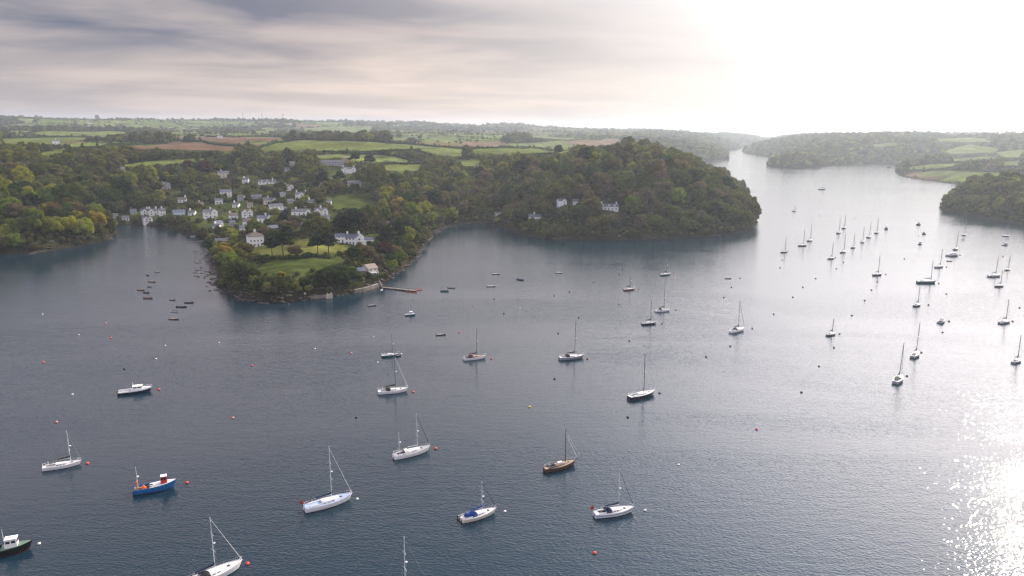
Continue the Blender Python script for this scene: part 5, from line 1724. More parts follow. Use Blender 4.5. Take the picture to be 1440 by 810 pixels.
# ================================================================ boats
def hull_form(L, B, fs, fm, fb, transom=0.7, draft=0.35, rake=0.06, n=16, full=0.42, canoe=False):
    """stations of a displacement hull; x forward, stern at -L/2. returns list of (x, halfbeam, sheer z)"""
    st = []
    for i in range(n + 1):
        t = i / n
        if t < full:
            u = t / full
            b = (0.06 if canoe else transom) + (1 - (0.06 if canoe else transom)) * math.sin(u * math.pi / 2) ** (0.8 if canoe else 1.0)
        else:
            u = (t - full) / (1 - full)
            b = max(1 - u ** 2.3, 0.0) ** 0.85
        if i == n: b = 0.012
        z = fs * (1 - t) ** 2 + fb * t ** 2 + fm * 2 * t * (1 - t)
        st.append((-L / 2 + L * t, B / 2 * b, z))
    return st

def hull_mesh(st, L, draft, rake, cols, stripe=None, flare=0.86):
    """cols: topsides, boot; stripe: (low, high, index) as fractions of the freeboard"""
    mb = MB()
    lev = [(-1.0, 0.0), (-0.55, 0.45), (-0.02, flare * 0.93), (0.10, flare), (0.55, 0.955), (0.70, 0.97), (1.0, 1.0)]
    rows = []
    n = len(st) - 1
    for i, (x, b, z) in enumerate(st):
        t = i / n
        row = []
        for (lv, k) in lev:
            zz = lv * draft * (1 - 0.75 * t ** 3) if lv < 0 else lv * z
            xx = x + (max(t - 0.72, 0) / 0.28) ** 2 * L * rake * (zz / max(z, 0.1) - 1.0) + (1 - min(t / 0.1, 1)) * -L * 0.012 * (1 - zz / max(z, .1))
            kk = k if t < 0.6 else k * (1 - 0.25 * (t - 0.6) / 0.4 * (1 - max(lv, 0)))
            row.append((xx, b * kk, zz))
        rows.append(row)
    m = len(lev)
    base = []
    for r in rows:
        base.append(len(mb.v))
        for p in r: mb.v.append((p[0], -p[1], p[2]))
        for p in r: mb.v.append((p[0], p[1], p[2]))
    def mat_of(j):
        if j < 2: return 1
        if j == 2: return 1
        if stripe and j in stripe: return 2
        return 0
    for a, b in zip(base, base[1:]):
        for j in range(m - 1):
            mb.f.append((a + j, b + j, b + j + 1, a + j + 1)); mb.m.append(mat_of(j))
            mb.f.append((a + m + j + 1, b + m + j + 1, b + m + j, a + m + j)); mb.m.append(mat_of(j))
    a = base[0]
    for j in range(m - 1):
        mb.f.append((a + j, a + j + 1, a + m + j + 1, a + m + j)); mb.m.append(mat_of(j))
    a = base[-1]
    for j in range(m - 1):
        mb.f.append((a + m + j, a + m + j + 1, a + j + 1, a + j)); mb.m.append(mat_of(j))
    return mb

def deck_mesh(st, drop=0.06, inset=0.03, i0=0, i1=None, camber=0.04):
    mb = MB()
    i1 = len(st) - 1 if i1 is None else i1
    for (xa, ba, za), (xb, bb, zb) in zip(st[i0:i1], st[i0 + 1:i1 + 1]):
        ba, bb = max(ba - inset, 0.004), max(bb - inset, 0.003)
        mb.poly([(xa, -ba, za - drop), (xb, -bb, zb - drop), (xb, 0, zb - drop + camber * bb), (xa, 0, za - drop + camber * ba)])
        mb.poly([(xa, 0, za - drop + camber * ba), (xb, 0, zb - drop + camber * bb), (xb, bb, zb - drop), (xa, ba, za - drop)])
    return mb

def bz(st, x):
    for (xa, ba, za), (xb, bb, zb) in zip(st, st[1:]):
        if xa <= x <= xb:
            t = (x - xa) / (xb - xa)
            return ba + (bb - ba) * t, za + (zb - za) * t
    return st[-1][1], st[-1][2]

def cabin(st, x0, x1, wf, h, taper=0.8, drop=0.05):
    """coachroof following the deck between x0 and x1"""
    mb = MB(); n = 5
    rings = []
    for i in range(n + 1):
        t = i / n; x = x0 + (x1 - x0) * t
        b, z = bz(st, x)
        w = min(b * wf, b - 0.15) * (1 - 0.25 * t)
        hh = h * (1 - 0.45 * t ** 2)
        rings.append(len(mb.v))
        mb.v += [(x, -w, z - drop), (x, -w * taper, z - drop + hh), (x, 0, z - drop + hh * 1.12), (x, w * taper, z - drop + hh), (x, w, z - drop)]
    for a, b in zip(rings, rings[1:]):
        for j in range(4):
            mb.f.append((a + j, b + j, b + j + 1, a + j + 1)); mb.m.append(0)
    for a in (rings[0], rings[-1]):
        mb.f.append(tuple(a + j for j in range(5))); mb.m.append(0)
    return mb

def place(px, py, L, head):
    p = on_water(px, py)
    return (p.x, p.y, 0), R(head)

def length_from(px, py, w, head, lo, hi):
    p = on_water(px, py)
    u = Vector((math.cos(R(head)), math.sin(R(head)), 0))
    a = project(p - u * 5); b = project(p + u * 5)
    L = w / max(abs(b[0] - a[0]) / 10, 0.05)
    return min(max(L, lo), hi)

def mast_height(px, py, x, y, top_py, lo, hi):
    h = lo
    while h < hi and project((x, y, h))[1] > top_py:
        h += 0.25
    return h

BOATS = []      # (px, py, short name, half length px)
def sailboat(px, py, w, top, nick, label, head=30, hull='gel_white', boot='boot', deck='deck_white', cover='cover_blue', stay='wire', stripe=None, L=None, mizzen=None, mast='alloy', mastx=0.08,
             spray=None, flag=False, far=False, gaff=False, group='sailing yachts on the moorings', covers=False, solar=False, thick=1.0, lo=6.5, hi=13.5, name='sailing_yacht', reg=True):
    if py < 570 and mast == 'alloy': mast = 'spar_backlit'; thick *= 1.15  # farther alloy masts stand against the light: their shade is given as colour
    if L is None:
        L = length_from(px, py, w, head, lo, hi)
    loc, rz = place(px, py, L, head)
    e = empty(name, loc, rz)
    e.rotation_euler = (R(random.uniform(-1.2, 1.2)), 0, rz)
    tag(e, label, 'sailing boat', group)
    B = L * 0.30 if not gaff else L * 0.29
    fs, fm, fb = 0.102 * L, 0.090 * L, 0.134 * L
    st = hull_form(L, B, fs, fm, fb, 0.66 if not gaff else 0.5)
    mats = [M[hull], M[boot], M[stripe[1]] if stripe else M[boot]]
    hull_mesh(st, L, 0.45, 0.07, None, stripe[0] if stripe else None).build('hull', mats, e)
    dk = deck_mesh(st).build('deck', M[deck], e)
    # toe rail
    for s_ in (-1, 1):
        mb = MB(); mb.tube([(x, s_ * max(b - 0.02, 0.0), z + 0.03) for x, b, z in st], 0.045, n=4); mb.build('toe_rail', M['alloy' if not gaff else 'mast_dark'], dk)
    # cockpit well as a flat slab, recess shade put in as dark colour
    cx0, cx1 = -L * 0.40, -L * 0.16
    b_, z_ = bz(st, (cx0 + cx1) / 2)
    mb = MB(); mb.box(((cx0 + cx1) / 2, 0, z_ - 0.05), (cx1 - cx0, b_ * 0.95, 0.10)); mb.build('cockpit', M['cover_dark' if deck != 'deck_blue' else 'deck_blue'], e)
    mb = MB()
    for s_ in (-1, 1):
        mb.box(((cx0 + cx1) / 2, s_ * b_ * 0.56, z_ + 0.12), (cx1 - cx0 + 0.2, 0.16, 0.28))
    mb.build('coaming', M['gel_white' if deck != 'deck_teak' else 'mast_dark'], e)
    cb = cabin(st, -L * 0.16, L * 0.20, 0.62, 0.42 + 0.01 * L).build('cabin', M['gel_white' if deck != 'deck_teak' else 'deck_teak'], e)
    if not far:
        for s_ in (-1, 1):
            for i in range(3):
                x = -L * 0.12 + i * L * 0.085
                b2, z2 = bz(st, x)
                mb = MB(); mb.box((x, s_ * min(b2 * 0.62, b2 - .15) * (0.955 - 0.02 * i), z2 + 0.16), (L * 0.055, 0.07, 0.16)); mb.build('window', M['glass'], cb)
        mb = MB(); mb.box((L * 0.25, 0, bz(st, L * 0.25)[1] + 0.06), (0.55, 0.55, 0.12)); mb.build('hatch', M['glass'], e)
        mb = MB(); mb.lathe([(0.05, 0), (0.05, 0.9)], 6, c=(-L * 0.34, 0, z_)); mb.build('binnacle', M['alloy'], e)
        mb = MB()
        n_ = 14
        mb.tube([(-L * 0.345 , 0.42 * math.cos(6.283 * i / n_), z_ + 0.95 + 0.42 * math.sin(6.283 * i / n_)) for i in range(n_ + 1)], 0.03, n=4); mb.build('steering_wheel', M['alloy'], e)
        # pulpit, pushpit, stanchions
        mb = MB()
        bx = L * 0.5
        mb.tube([(L * 0.40, -bz(st, L * 0.40)[0], fb), (L * 0.40, -bz(st, L * 0.40)[0], fb + 0.6), (bx - 0.05, 0, fb + 0.68), (L * 0.40, bz(st, L * 0.40)[0], fb + 0.6), (L * 0.40, bz(st, L * 0.40)[0], fb)], 0.035, n=4)
        mb.build('pulpit', M['alloy'], e)
        mb = MB(); bs = st[0][1]
        mb.tube([(-L * 0.42, -bz(st, -L * 0.42)[0], fs), (-L * 0.42, -bz(st, -L * 0.42)[0], fs + 0.62), (-L * 0.49, -bs * 0.8, fs + 0.62), (-L * 0.49, bs * 0.8, fs + 0.62), (-L * 0.42, bz(st, -L * 0.42)[0], fs + 0.62), (-L * 0.42, bz(st, -L * 0.42)[0], fs)], 0.035, n=4)
        mb.build('pushpit', M['alloy'], e)
        for s_ in (-1, 1):
            mb = MB()
            for i in range(6):
                x = -L * 0.38 + i * L * 0.15
                b2, z2 = bz(st, x)
                mb.tube([(x, s_ * (b2 - 0.05), z2), (x, s_ * (b2 - 0.05), z2 + 0.6)], 0.022, n=4)
            mb.tube([(-L * 0.42 + i * L * 0.082, s_ * (bz(st, -L * 0.42 + i * L * 0.082)[0] - 0.05), bz(st, -L * 0.42 + i * L * 0.082)[1] + 0.6) for i in range(11)], 0.014, n=3)
            mb.build('guard_rail', M['wire'], e)
        mb = MB(); mb.box((-L * 0.515, 0, 0.1), (0.12, 0.1, 1.2)); mb.build('rudder', M[boot], e)
    # rig
    mx = L * mastx
    bM, zM = bz(st, mx)
    c, s = math.cos(rz), math.sin(rz)
    H = mast_height(px, py, loc[0] + mx * c, loc[1] + mx * s, top, 5, 1.55 * L)
    rk = -0.012 * H
    mr = 0.085 * thick
    ms = MB().tube([(mx, 0, zM), (mx + rk * 0.5, 0, H * 0.5), (mx + rk, 0, H)], mr * 1.1, mr * 0.8, 8 if not far else 5).build('mast', M[mast], e)
    if not gaff:
        for fr in ((0.45, 0.72) if not far else (0.55,)):
            z = H * fr
            mb = MB(); mb.tube([(mx + rk * fr, -B * 0.30 * (1.2 - fr * 0.6), z), (mx + rk * fr + 0.12, 0, z + 0.05), (mx + rk * fr, B * 0.30 * (1.2 - fr * 0.6), z)], 0.04, n=4); mb.build('spreader', M[mast], ms)
        if not far:
            mb = MB(); mb.lathe([(0.05, -0.12), (0.24, -0.06), (0.24, 0.10), (0.05, 0.16)], 10, c=(mx + rk * 0.5 + 0.35, 0, H * 0.56)); mb.build('radar_dome', M['gel_white'], ms)
    zb = zM + 1.15 + 0.02 * L
    bl = L * (0.36 if mizzen is None else 0.28)
    MB().tube([(mx - 0.1, 0, zb), (mx - bl, 0, zb + 0.05)], 0.07, n=6).build('boom', M[mast], e)
    if cover:
        mb = MB()
        mb.tube([(mx - 0.02, 0, zb + 0.75), (mx - 0.12, 0, zb + 0.45), (mx - bl * 0.25, 0, zb + 0.28), (mx - bl * 0.6, 0, zb + 0.2), (mx - bl * 0.95, 0, zb + 0.12)], 0.26, 0.13, 8)
        mb.build('sail_cover', M[cover], e)
    sr = {'wire': 0.022, 'white': 0.075, 'dark': 0.07}[stay] * thick
    ftop = 0.97 if not gaff else 0.9
    MB().tube([(L * 0.485, 0, fb + 0.1), (mx + rk * ftop, 0, H * ftop)], sr, sr * 0.6, 5).build('forestay', M['wire' if stay == 'wire' else ('cover_white' if stay == 'white' else 'cover_navy')], e)
    wr = 0.014 if not far else 0.02
    MB().tube([(-L * 0.49, 0, fs), (mx + rk, 0, H)], wr, n=3).build('backstay', M['wire'], e)
    for s_ in (-1, 1):
        mb = MB()
        mb.tube([(mx - 0.15, s_ * bM * 0.94, zM), (mx + rk * .5, s_ * B * 0.30, H * 0.5), (mx + rk * .95, 0, H * 0.95)], wr, n=3)
        mb.tube([(mx + 0.3, s_ * bM * 0.90, zM), (mx + rk * .5, 0, H * 0.5)], wr, n=3)
        mb.build('shroud', M['wire'], e)
    if mizzen:
        zx = -L * 0.36
        c2 = (loc[0] + zx * c, loc[1] + zx * s)
        H2 = mast_height(px, py, c2[0], c2[1], mizzen, 4, H * 0.9)
        m2 = MB().tube([(zx, 0, fs), (zx - 0.08, 0, H2)], mr * 0.9, mr * 0.7, 7).build('mizzen_mast', M[mast], e)
        MB().tube([(zx - 0.04, -0.7, H2 * 0.55), (zx - 0.04, 0.7, H2 * 0.55)], 0.04, n=4).build('spreader', M[mast], m2)
        mb = MB(); mb.lathe([(0.05, -0.12), (0.26, -0.06), (0.26, 0.10), (0.05, 0.16)], 10, c=(zx + 0.35, 0, H2 * 0.6)); mb.build('radar_dome', M['gel_white'], m2)
        MB().tube([(zx, 0, fs + 1.2), (zx - L * 0.16, 0, fs + 1.25)], 0.06, n=5).build('mizzen_boom', M[mast], e)
        for s_ in (-1, 1):
            MB().tube([(zx + .2, s_ * B * 0.36, fs), (zx - 0.05, 0, H2 * 0.9)], wr, n=3).build('shroud', M['wire'], e)
    if gaff:
        MB().tube([(L * 0.44, 0, fb), (L * 0.66, 0, fb + 0.45)], 0.10, 0.06, 6).build('bowsprit', M['mast_dark'], e)
        mb = MB()
        mb.tube([(L * 0.65, 0, fb + 0.45), (mx + rk, 0, H * 0.93)], 0.03, n=4)
        mb.tube([(L * 0.55, 0, fb + 0.3), (mx + rk, 0, H * 0.86)], 0.05, n=4)
        mb.build('jib_stay', M['cover_white'], e)
        MB().tube([(mx - 0.1, 0, zb + 0.5), (mx - bl * 0.85, 0, zb + 0.75)], 0.07, n=5).build('gaff', M['mast_dark'], e)
        mb = MB(); mb.box((-L * 0.02, 0, zM + 0.62), (L * 0.16, B * 0.30, 0.34), taper=0.8); mb.build('skylight', M['gel_white'], e)
    if spray:
        mb = MB(); n = 8
        b2, z2 = bz(st, -L * 0.16)
        for (xa, ra), (xb, rb) in (((-L * 0.24, 0.95), (-L * 0.17, 1.0)), ((-L * 0.17, 1.0), (-L * 0.09, 0.55))):
            for i in range(n):
                t0, t1 = math.pi * i / n, math.pi * (i + 1) / n
                W_ = b2 * 0.66
                mb.poly([(xa, W_ * math.cos(t0), z2 + 1.15 * ra * math.sin(t0)), (xb, W_ * math.cos(t0), z2 + 1.15 * rb * math.sin(t0)), (xb, W_ * math.cos(t1), z2 + 1.15 * rb * math.sin(t1)), (xa, W_ * math.cos(t1), z2 + 1.15 * ra * math.sin(t1))])
        mb.build('sprayhood', M[spray], e)
    if covers:
        mb = MB(); mb.box((-L * 0.29, 0, z_ + 0.55), (L * 0.24, b_ * 1.15, 0.75), taper=0.7); mb.build('cockpit_cover', M[cover], e)
    if flag:
        mb = MB(); mb.tube([(-L * 0.49, 0.3, fs), (-L * 0.53, 0.3, fs + 2.0)], 0.03, n=4); fp = mb.build('flagstaff', M['mast_dark'], e)
        mb = MB(); mb.box((-L * 0.56, 0.3, fs + 1.35), (0.75, 0.04, 0.9)); mb.build('flag', M['flag_red'], fp)
    if reg:
        BOATS.append((px, py, nick, w / 2))
    return e, st, L

def motorboat(px, py, w, nick, label, head=30, hull='gel_white', boot='boot', deck='deck_white', house='gel_white', L=None, kind='cruiser', group='motor boats on the moorings', far=False, lo=5, hi=12, roofc=None, name='motor_boat'):
    if L is None:
        L = length_from(px, py, w, head, lo, hi)
    loc, rz = place(px, py, L, head)
    e = empty(name, loc, rz)
    tag(e, label, 'motor boat' if kind != 'fishing' and kind != 'work' else 'fishing boat', group)
    B = L * (0.33 if L > 7 else 0.36)
    k_ = 1.35 if kind in ('fishing', 'work') else 1.0
    fs, fm, fb = (0.085 * L + 0.15) * k_, (0.085 * L + 0.15) * k_, (0.15 * L + 0.15) * k_
    st = hull_form(L, B, fs, fm, fb, 0.88, full=0.5)
    hull_mesh(st, L, 0.4, 0.09, None, (5,) if kind == 'cruiser' and hull == 'gel_navy' and not far else None).build('hull', [M[hull], M[boot], M['gel_white']], e)
    deck_mesh(st, drop=0.10, i0=6).build('foredeck', M[deck], e)
    # open after deck: sunk floor with bulwarks
    mb = MB()
    for (xa, ba, za), (xb, bb, zb) in zip(st[0:6], st[1:7]):
        mb.poly([(xa, -(ba - .15), fs * 0.55), (xb, -(bb - .15), fs * 0.55), (xb, bb - .15, fs * 0.55), (xa, ba - .15, fs * 0.55)])
    mb.build('after_deck', M['deck_grey' if kind == 'cruiser' else 'deck_green'], e)
    for s_ in (-1, 1):
        mb = MB()
        for (xa, ba, za), (xb, bb, zb) in zip(st[0:6], st[1:7]):
            mb.poly([(xa, s_ * ba, za), (xb, s_ * bb, zb), (xb, s_ * (bb - .16), zb), (xa, s_ * (ba - .16), za)])
            mb.poly([(xa, s_ * (ba - .16), za), (xb, s_ * (bb - .16), zb), (xb, s_ * (bb - .16), fs * .55), (xa, s_ * (ba - .16), fs * .55)])
        mb.build('bulwark', M['gel_white' if kind == 'cruiser' else hull], e)
    hx = {'cruiser': 0.06, 'fishing': 0.20, 'work': 0.08}[kind] * L
    hl, hw, hh = {'cruiser': (0.30, 0.62, 1.25), 'fishing': (0.15, 0.5, 1.9), 'work': (0.26, 0.6, 1.9)}[kind]
    b_, z_ = bz(st, hx)
    mb = MB(); mb.box((hx, 0, z_ + hh / 2 - 0.1), (L * hl, 2 * b_ * hw, hh), taper=0.86)
    wh = mb.build('wheelhouse', M[house], e)
    mb = MB(); mb.box((hx + 0.05, 0, z_ + hh - 0.04), (L * hl * 0.98, 2 * b_ * hw * 0.98, 0.12)); mb.build('wheelhouse_roof', M[roofc or house], wh)
    for s_ in (-1, 1):
        for i in (-1, 1):
            mb = MB(); mb.box((hx + i * L * hl * 0.21, s_ * b_ * hw * 0.925, z_ + hh * 0.62), (L * hl * 0.32, 0.06, hh * 0.28)); mb.build('window', M['glass'], wh)
    mb = MB(); mb.box((hx + L * hl * 0.465, 0, z_ + hh * 0.62), (0.08, 2 * b_ * hw * 0.78, hh * 0.30)); mb.build('windscreen', M['glass'], wh)
    if kind == 'cruiser':
        cabin(st, hx + L * hl * 0.45, L * 0.36, 0.6, 0.45, drop=0.08).build('fore_cabin', M['gel_white'], e)
        MB().tube([(hx - L * .1, 0, z_ + hh), (hx - L * .14, 0, z_ + hh + 1.4)], 0.06, 0.03, 5).build('aerial', M['gel_white'], wh)
        mb = MB(); mb.lathe([(0.05, 0), (0.25, 0.05), (0.25, 0.2), (0.05, 0.26)], 8, c=(hx - L * .06, 0, z_ + hh + 0.05)); mb.build('radar_dome', M['gel_white'], wh)
        if not far:
            mb = MB()
            mb.tube([(L * 0.15, -bz(st, L * 0.15)[0], bz(st, L * .15)[1] + 0.55), (L * 0.35, -bz(st, L * 0.35)[0], bz(st, L * .35)[1] + 0.6), (L * 0.49, 0, fb + 0.6), (L * 0.35, bz(st, L * 0.35)[0], bz(st, L * .35)[1] + 0.6), (L * 0.15, bz(st, L * 0.15)[0], bz(st, L * .15)[1] + 0.55)], 0.035, n=4)
            for x in (0.15, 0.25, 0.35, 0.44):
                for s_ in (-1, 1):
                    mb.tube([(L * x, s_ * bz(st, L * x)[0], bz(st, L * x)[1]), (L * x, s_ * bz(st, L * x)[0] * (1 if x < .4 else .9), bz(st, L * x)[1] + 0.58)], 0.025, n=4)
            mb.build('guard_rail', M['alloy'], e)
            mb = MB(); mb.box((-L * 0.52, 0, fs * 0.5 + .2), (0.5, 0.4, 0.9), taper=0.8); mb.build('outboard', M['rubber'], e)
    BOATS.append((px, py, nick, w / 2))
    return e, st, L

def dinghy(px, py, w, label, head=25, hull='gel_navy', inner='deck_grey', outboard=True, L=None, tubes=False, cover=None, group=None, reg=None, cuddy=False):
    if L is None:
        L = length_from(px, py, w, head, 2.6, 6.5)
    loc, rz = place(px, py, L, head)
    e = empty('dinghy' if not cuddy else 'open_boat', loc, rz)
    tag(e, label, 'small boat', group or 'small open boats and tenders')
    B = L * 0.38
    st = hull_form(L, B, 0.42, 0.38, 0.60, 0.82, full=0.45, n=10)
    hull_mesh(st, L, 0.15, 0.06, None).build('hull', [M[hull], M[hull], M[hull]], e)
    mb = MB()
    for (xa, ba, za), (xb, bb, zb) in zip(st, st[1:]):
        ka, kb = max(ba - .09, .003), max(bb - .09, .002)
        mb.poly([(xa, -ka * .85, .16), (xb, -kb * .85, .16), (xb, kb * .85, .16), (xa, ka * .85, .16)])
        for s_ in (-1, 1):
            mb.poly([(xa, s_ * ka * .85, .16), (xb, s_ * kb * .85, .16), (xb, s_ * kb, zb), (xa, s_ * ka, za)])
            mb.poly([(xa, s_ * ka, za), (xb, s_ * kb, zb), (xb, s_ * bb, zb), (xa, s_ * ba, za)])
    mb.build('inside', M[inner], e)
    for x in (-0.22, 0.1):
        b_, z_ = bz(st, L * x)
        mb = MB(); mb.box((L * x, 0, z_ - 0.1), (0.28, 2 * b_ - 0.12, 0.05)); mb.build('thwart', M['planks'], e)
    if tubes:
        for s_ in (-1, 1):
            MB().tube([(x, s_ * b * 0.96, z + 0.02) for x, b, z in st], 0.18, 0.14, 8).build('tube', M['grey_rubber'], e)
    if outboard:
        mb = MB(); mb.box((-L / 2 - 0.15, 0, 0.62), (0.34, 0.3, 0.5), taper=0.75); mb.tube([(-L / 2 - 0.15, 0, 0.4), (-L / 2 - 0.2, 0, -0.3)], 0.07, n=5); mb.build('outboard', M['rubber'], e)
    if cover:
        deck_mesh(st, drop=-0.08, inset=0.0, camber=0.35).build('boat_cover', M[cover], e)
    if cuddy:
        b_, z_ = bz(st, L * 0.14)
        mb = MB(); mb.box((L * 0.14, 0, z_ + 0.35), (L * 0.30, b_ * 1.5, 0.85), taper=0.8); cd = mb.build('cuddy', M['gel_white'], e)
        mb = MB(); mb.box((L * 0.14, 0, z_ + 0.50), (L * 0.27, b_ * 1.42, 0.26)); mb.build('window', M['glass'], cd)
    if reg: BOATS.append((px, py, reg, w / 2))
    return e

# ---------------------------------------------------------------- the nearer yachts, front rows
S = sailboat
S(463, 710, 60, 628, 'the blue decked white sloop', 'white sloop with pale blue decks, navy sail cover and small stern ensign', 34, deck='deck_blue', cover='cover_navy', stay='white', flag=True, L=12.6, mastx=0.06)
S(88, 657, 42, 606, 'the low white sloop', 'low white racing sloop with dark boom cover alone at the far left', 27, cover='cover_dark', L=9.6, mastx=0.22)
S(302, 812, 62, 729, 'the sloop cut by the bottom edge', 'white sloop half cut off by the bottom edge with pale furled headsail', 44, deck='deck_white', cover='cover_navy', stay='white', L=12.5, mastx=0.02, spray='cover_dark')
S(566, 838, 58, 755, 'the mast at the bottom edge', 'yacht of which only the thin pale mast rises over the bottom edge', 30, cover='cover_blue', L=11.5, mastx=0.06)
S(580, 639, 43, 582, 'the white ketch', 'two masted white ketch with cream cockpit canvas and dark headsail', 34, deck='deck_grey', cover=None, stay='dark', mizzen=608, spray='cover_white', L=11.8, mastx=0.14, boot='boot_red')
S(674, 727, 44, 677, 'the cutter under bright blue covers', 'white yacht shrouded in bright blue canvas covers with a tender tied astern', 32, hull='gel_cream', cover='cover_blue', spray='cover_blue', covers=True, L=9.8, mastx=0.08, stay='dark')
dinghy(652, 727.5, 12, 'grey inflatable tender tied at the stern of the blue canvassed yacht', 30, 'grey_rubber', tubes=True, L=3.0)
S(788, 658, 40, 604, 'the wooden gaffer', 'old dark wooden gaff cutter with bowsprit and teak deck', 31, hull='wood_hull', deck='deck_teak', cover=None, stay='wire', gaff=True, mast='mast_dark', L=10.8, mastx=0.16, thick=1.4)
S(864, 723, 51, 660, 'the blue striped sloop', 'white sloop with broad blue hull stripe, navy sail cover and red ensign', 17, stripe=((4,), 'gel_blue'), cover='cover_navy', stay='dark', flag=True, L=10.8, mastx=0.10, spray='cover_navy')
S(553, 552, 39, 500, 'the white sloop by the red buoy', 'white sloop with brown boom cover in front of the little teal one, red buoy ahead', 18, deck='deck_white', cover='cover_dark', stay='white', L=11.0, spray='cover_dark')
S(549, 501, 22, 471, 'the little teal sloop', 'small teal hulled sloop with a black dinghy at its bow', 20, hull='gel_teal', cover=None, L=7.4, mastx=0.12)
dinghy(560, 501, 7, 'tiny black dinghy touching the bow of the little teal sloop', 10, 'rubber', L=2.6)
S(668, 505, 33, 461, 'the maroon covered sloop', 'white sloop with maroon sail cover and sprayhood left of the tall masted one', 22, cover='cover_maroon', spray='cover_maroon', stay='wire', L=10.0, deck='deck_teak')
S(804, 504.5, 36, 453, 'the tall masted pale sloop', 'pale grey white sloop with very tall mast and dark boom cover, mid water', 18, hull='gel_grey', cover='cover_dark', spray='cover_dark', L=11.2, mastx=0.12)
S(903, 558, 39, 497, 'the navy yacht', 'dark navy yacht with sweeping sheer, white cabin and bare boom', 32, hull='gel_navy', cover=None, L=12.4, mastx=0.06, boot='boot_red', thick=1.3)
S(913, 456, 23, 423, 'the navy sloop below its white neighbour', 'small navy hulled sloop just below a white one of similar size', 20, hull='gel_navy', cover='cover_dark', L=8.2, mastx=0.1)
S(932, 438, 24, 404, 'the white sloop above the navy one', 'small white sloop with dark cockpit cover just above the navy hulled one', 18, cover='cover_dark', spray='cover_dark', L=8.8)
S(936, 387, 15, 362, 'the teal and white sloop', 'teal and white sloop nearest the headland point among three small yachts', 30, hull='gel_teal', cover='cover_dark', L=8.2)
S(885, 408, 15, 384, 'the red hulled yacht', 'small red hulled yacht off the headland shore', 22, hull='gel_red', cover='cover_dark', L=7.6)
S(1037, 466, 23, 424, 'the lone white sloop with black sail cover', 'white sloop with black sail cover alone in mid estuary beside a dark buoy', 38, cover='cover_dark', spray='cover_dark', stay='dark', L=11.0, mastx=0.06)
S(1169, 471, 13, 448, 'the green yacht', 'small dark green hulled yacht alone on the pale water', 38, hull='gel_green', cover='cover_dark', L=7.6, far=True, thick=1.4)
S(1263, 535, 17, 482, 'the sloop with a white bow nearest the glitter', 'grey shaded sloop with tall mast, nearer of a staggered pair left of the glitter', 52, hull='gel_grey', cover='cover_dark', L=11.2, mastx=0.1, stay='white', spray='cover_dark', thick=1.2)
S(1287, 500, 15, 453, 'the farther sloop of the staggered pair', 'grey shaded sloop, farther one of the staggered pair left of the glitter', 50, hull='gel_grey', cover='cover_dark', L=10.6, mastx=0.1, stay='wire', thick=1.2)
S(1413, 454, 18, 420, 'the sloop in the bright water', 'sloop with two stays silhouetted in the bright water near the right edge', 28, hull='gel_grey', cover='cover_dark', L=9.4, far=True, thick=1.4)
S(1430, 509, 14, 472, 'the yacht on the right edge', 'small sloop at the right edge of the frame above the sun glitter', 36, hull='gel_grey', cover='cover_dark', L=8.2, far=True, thick=1.4)
S(1290, 430, 11, 400, 'the dark sloop above the pair', 'small dark hulled sloop standing between the long dark yacht and the staggered pair', 40, hull='gel_navy', cover='cover_dark', L=8.4, far=True, thick=1.4)
S(1303, 398, 25, 366, 'the long dark yacht', 'long low teal dark classic yacht with a single mast lying broadside', 6, hull='gel_teal', cover='cover_navy', L=13.0, far=True, thick=1.6, mastx=0.22, hi=17)
S(1321, 376, 12, 350, 'the grey sloop beyond the long dark yacht', 'grey sloop just beyond the long dark broadside yacht', 30, hull='gel_grey', cover='cover_dark', L=9.6, far=True, thick=1.6)
S(1344, 351, 8, 325, 'the sloop behind the cruiser', 'tall masted sloop directly behind the largest motor cruiser', 44, hull='gel_navy', cover=None, L=10.0, far=True, thick=1.7)
S(1356, 331, 7, 308, 'the sloop by the tiny launch', 'sloop with a tiny launch under its stern near the right shore', 42, hull='gel_navy', cover=None, L=9.0, far=True, thick=1.7)
S(1234, 387, 13, 360, 'the navy sloop in the open', 'navy sloop alone between the buoy lines and the long dark yacht', 30, hull='gel_navy', cover='cover_dark', L=9.2, far=True, thick=1.6)
S(1398.5, 389, 18, 361, 'the long grey sloop', 'long grey sloop left of the smallest one near the right edge', 20, hull='gel_grey', cover='cover_dark', L=11.4, far=True, thick=1.6)
S(1417, 380, 9, 359, 'the small green sloop', 'smallest of the three close sloops near the right edge, green hulled', 34, hull='gel_green', cover=None, L=7.2, far=True, thick=1.6)
S(1406, 403, 13, 380, 'the near sloop of the close three', 'nearest of the three close sloops near the right edge, navy hulled', 28, hull='gel_navy', cover='cover_dark', L=8.6, far=True, thick=1.6)
S(1414.5, 332.5, 9, 315, 'the sloop under the right shore', 'small sloop close under the dark right hand wooded shore', 16, hull='gel_navy', cover=None, L=8.4, far=True, thick=1.8)
S(1156, 266.5, 10, 251, 'the far sailing boat', 'lone dark yacht far off in the middle of the upper estuary', 8, hull='gel_navy', cover='cover_dark', L=12.5, far=True, thick=2.0, hi=14)
S(1117, 297, 4, 288, 'the first yacht beyond the headland', 'tiny dark yacht by itself just off the end of the headland', 40, hull='gel_navy', cover=None, L=8.0, far=True, thick=2.0)
S(1103, 355, 6, 334, 'the yacht nearest the headland point', 'dark yacht nearest the headland point with a buoy close right', 30, hull='gel_navy', cover=None, L=7.6, far=True, thick=1.7)
S(1129, 346, 8, 324, 'the yacht trailing a dinghy', 'dark yacht second from the headland point, trailing a dinghy leftwards', 24, hull='gel_navy', cover=None, L=8.6, far=True, thick=1.7)
S(1139, 339, 6, 312, 'the tall masted yacht third from the headland', 'dark yacht third from the headland point with a tall mast', 46, hull='gel_navy', cover=None, L=9.6, far=True, thick=1.7)
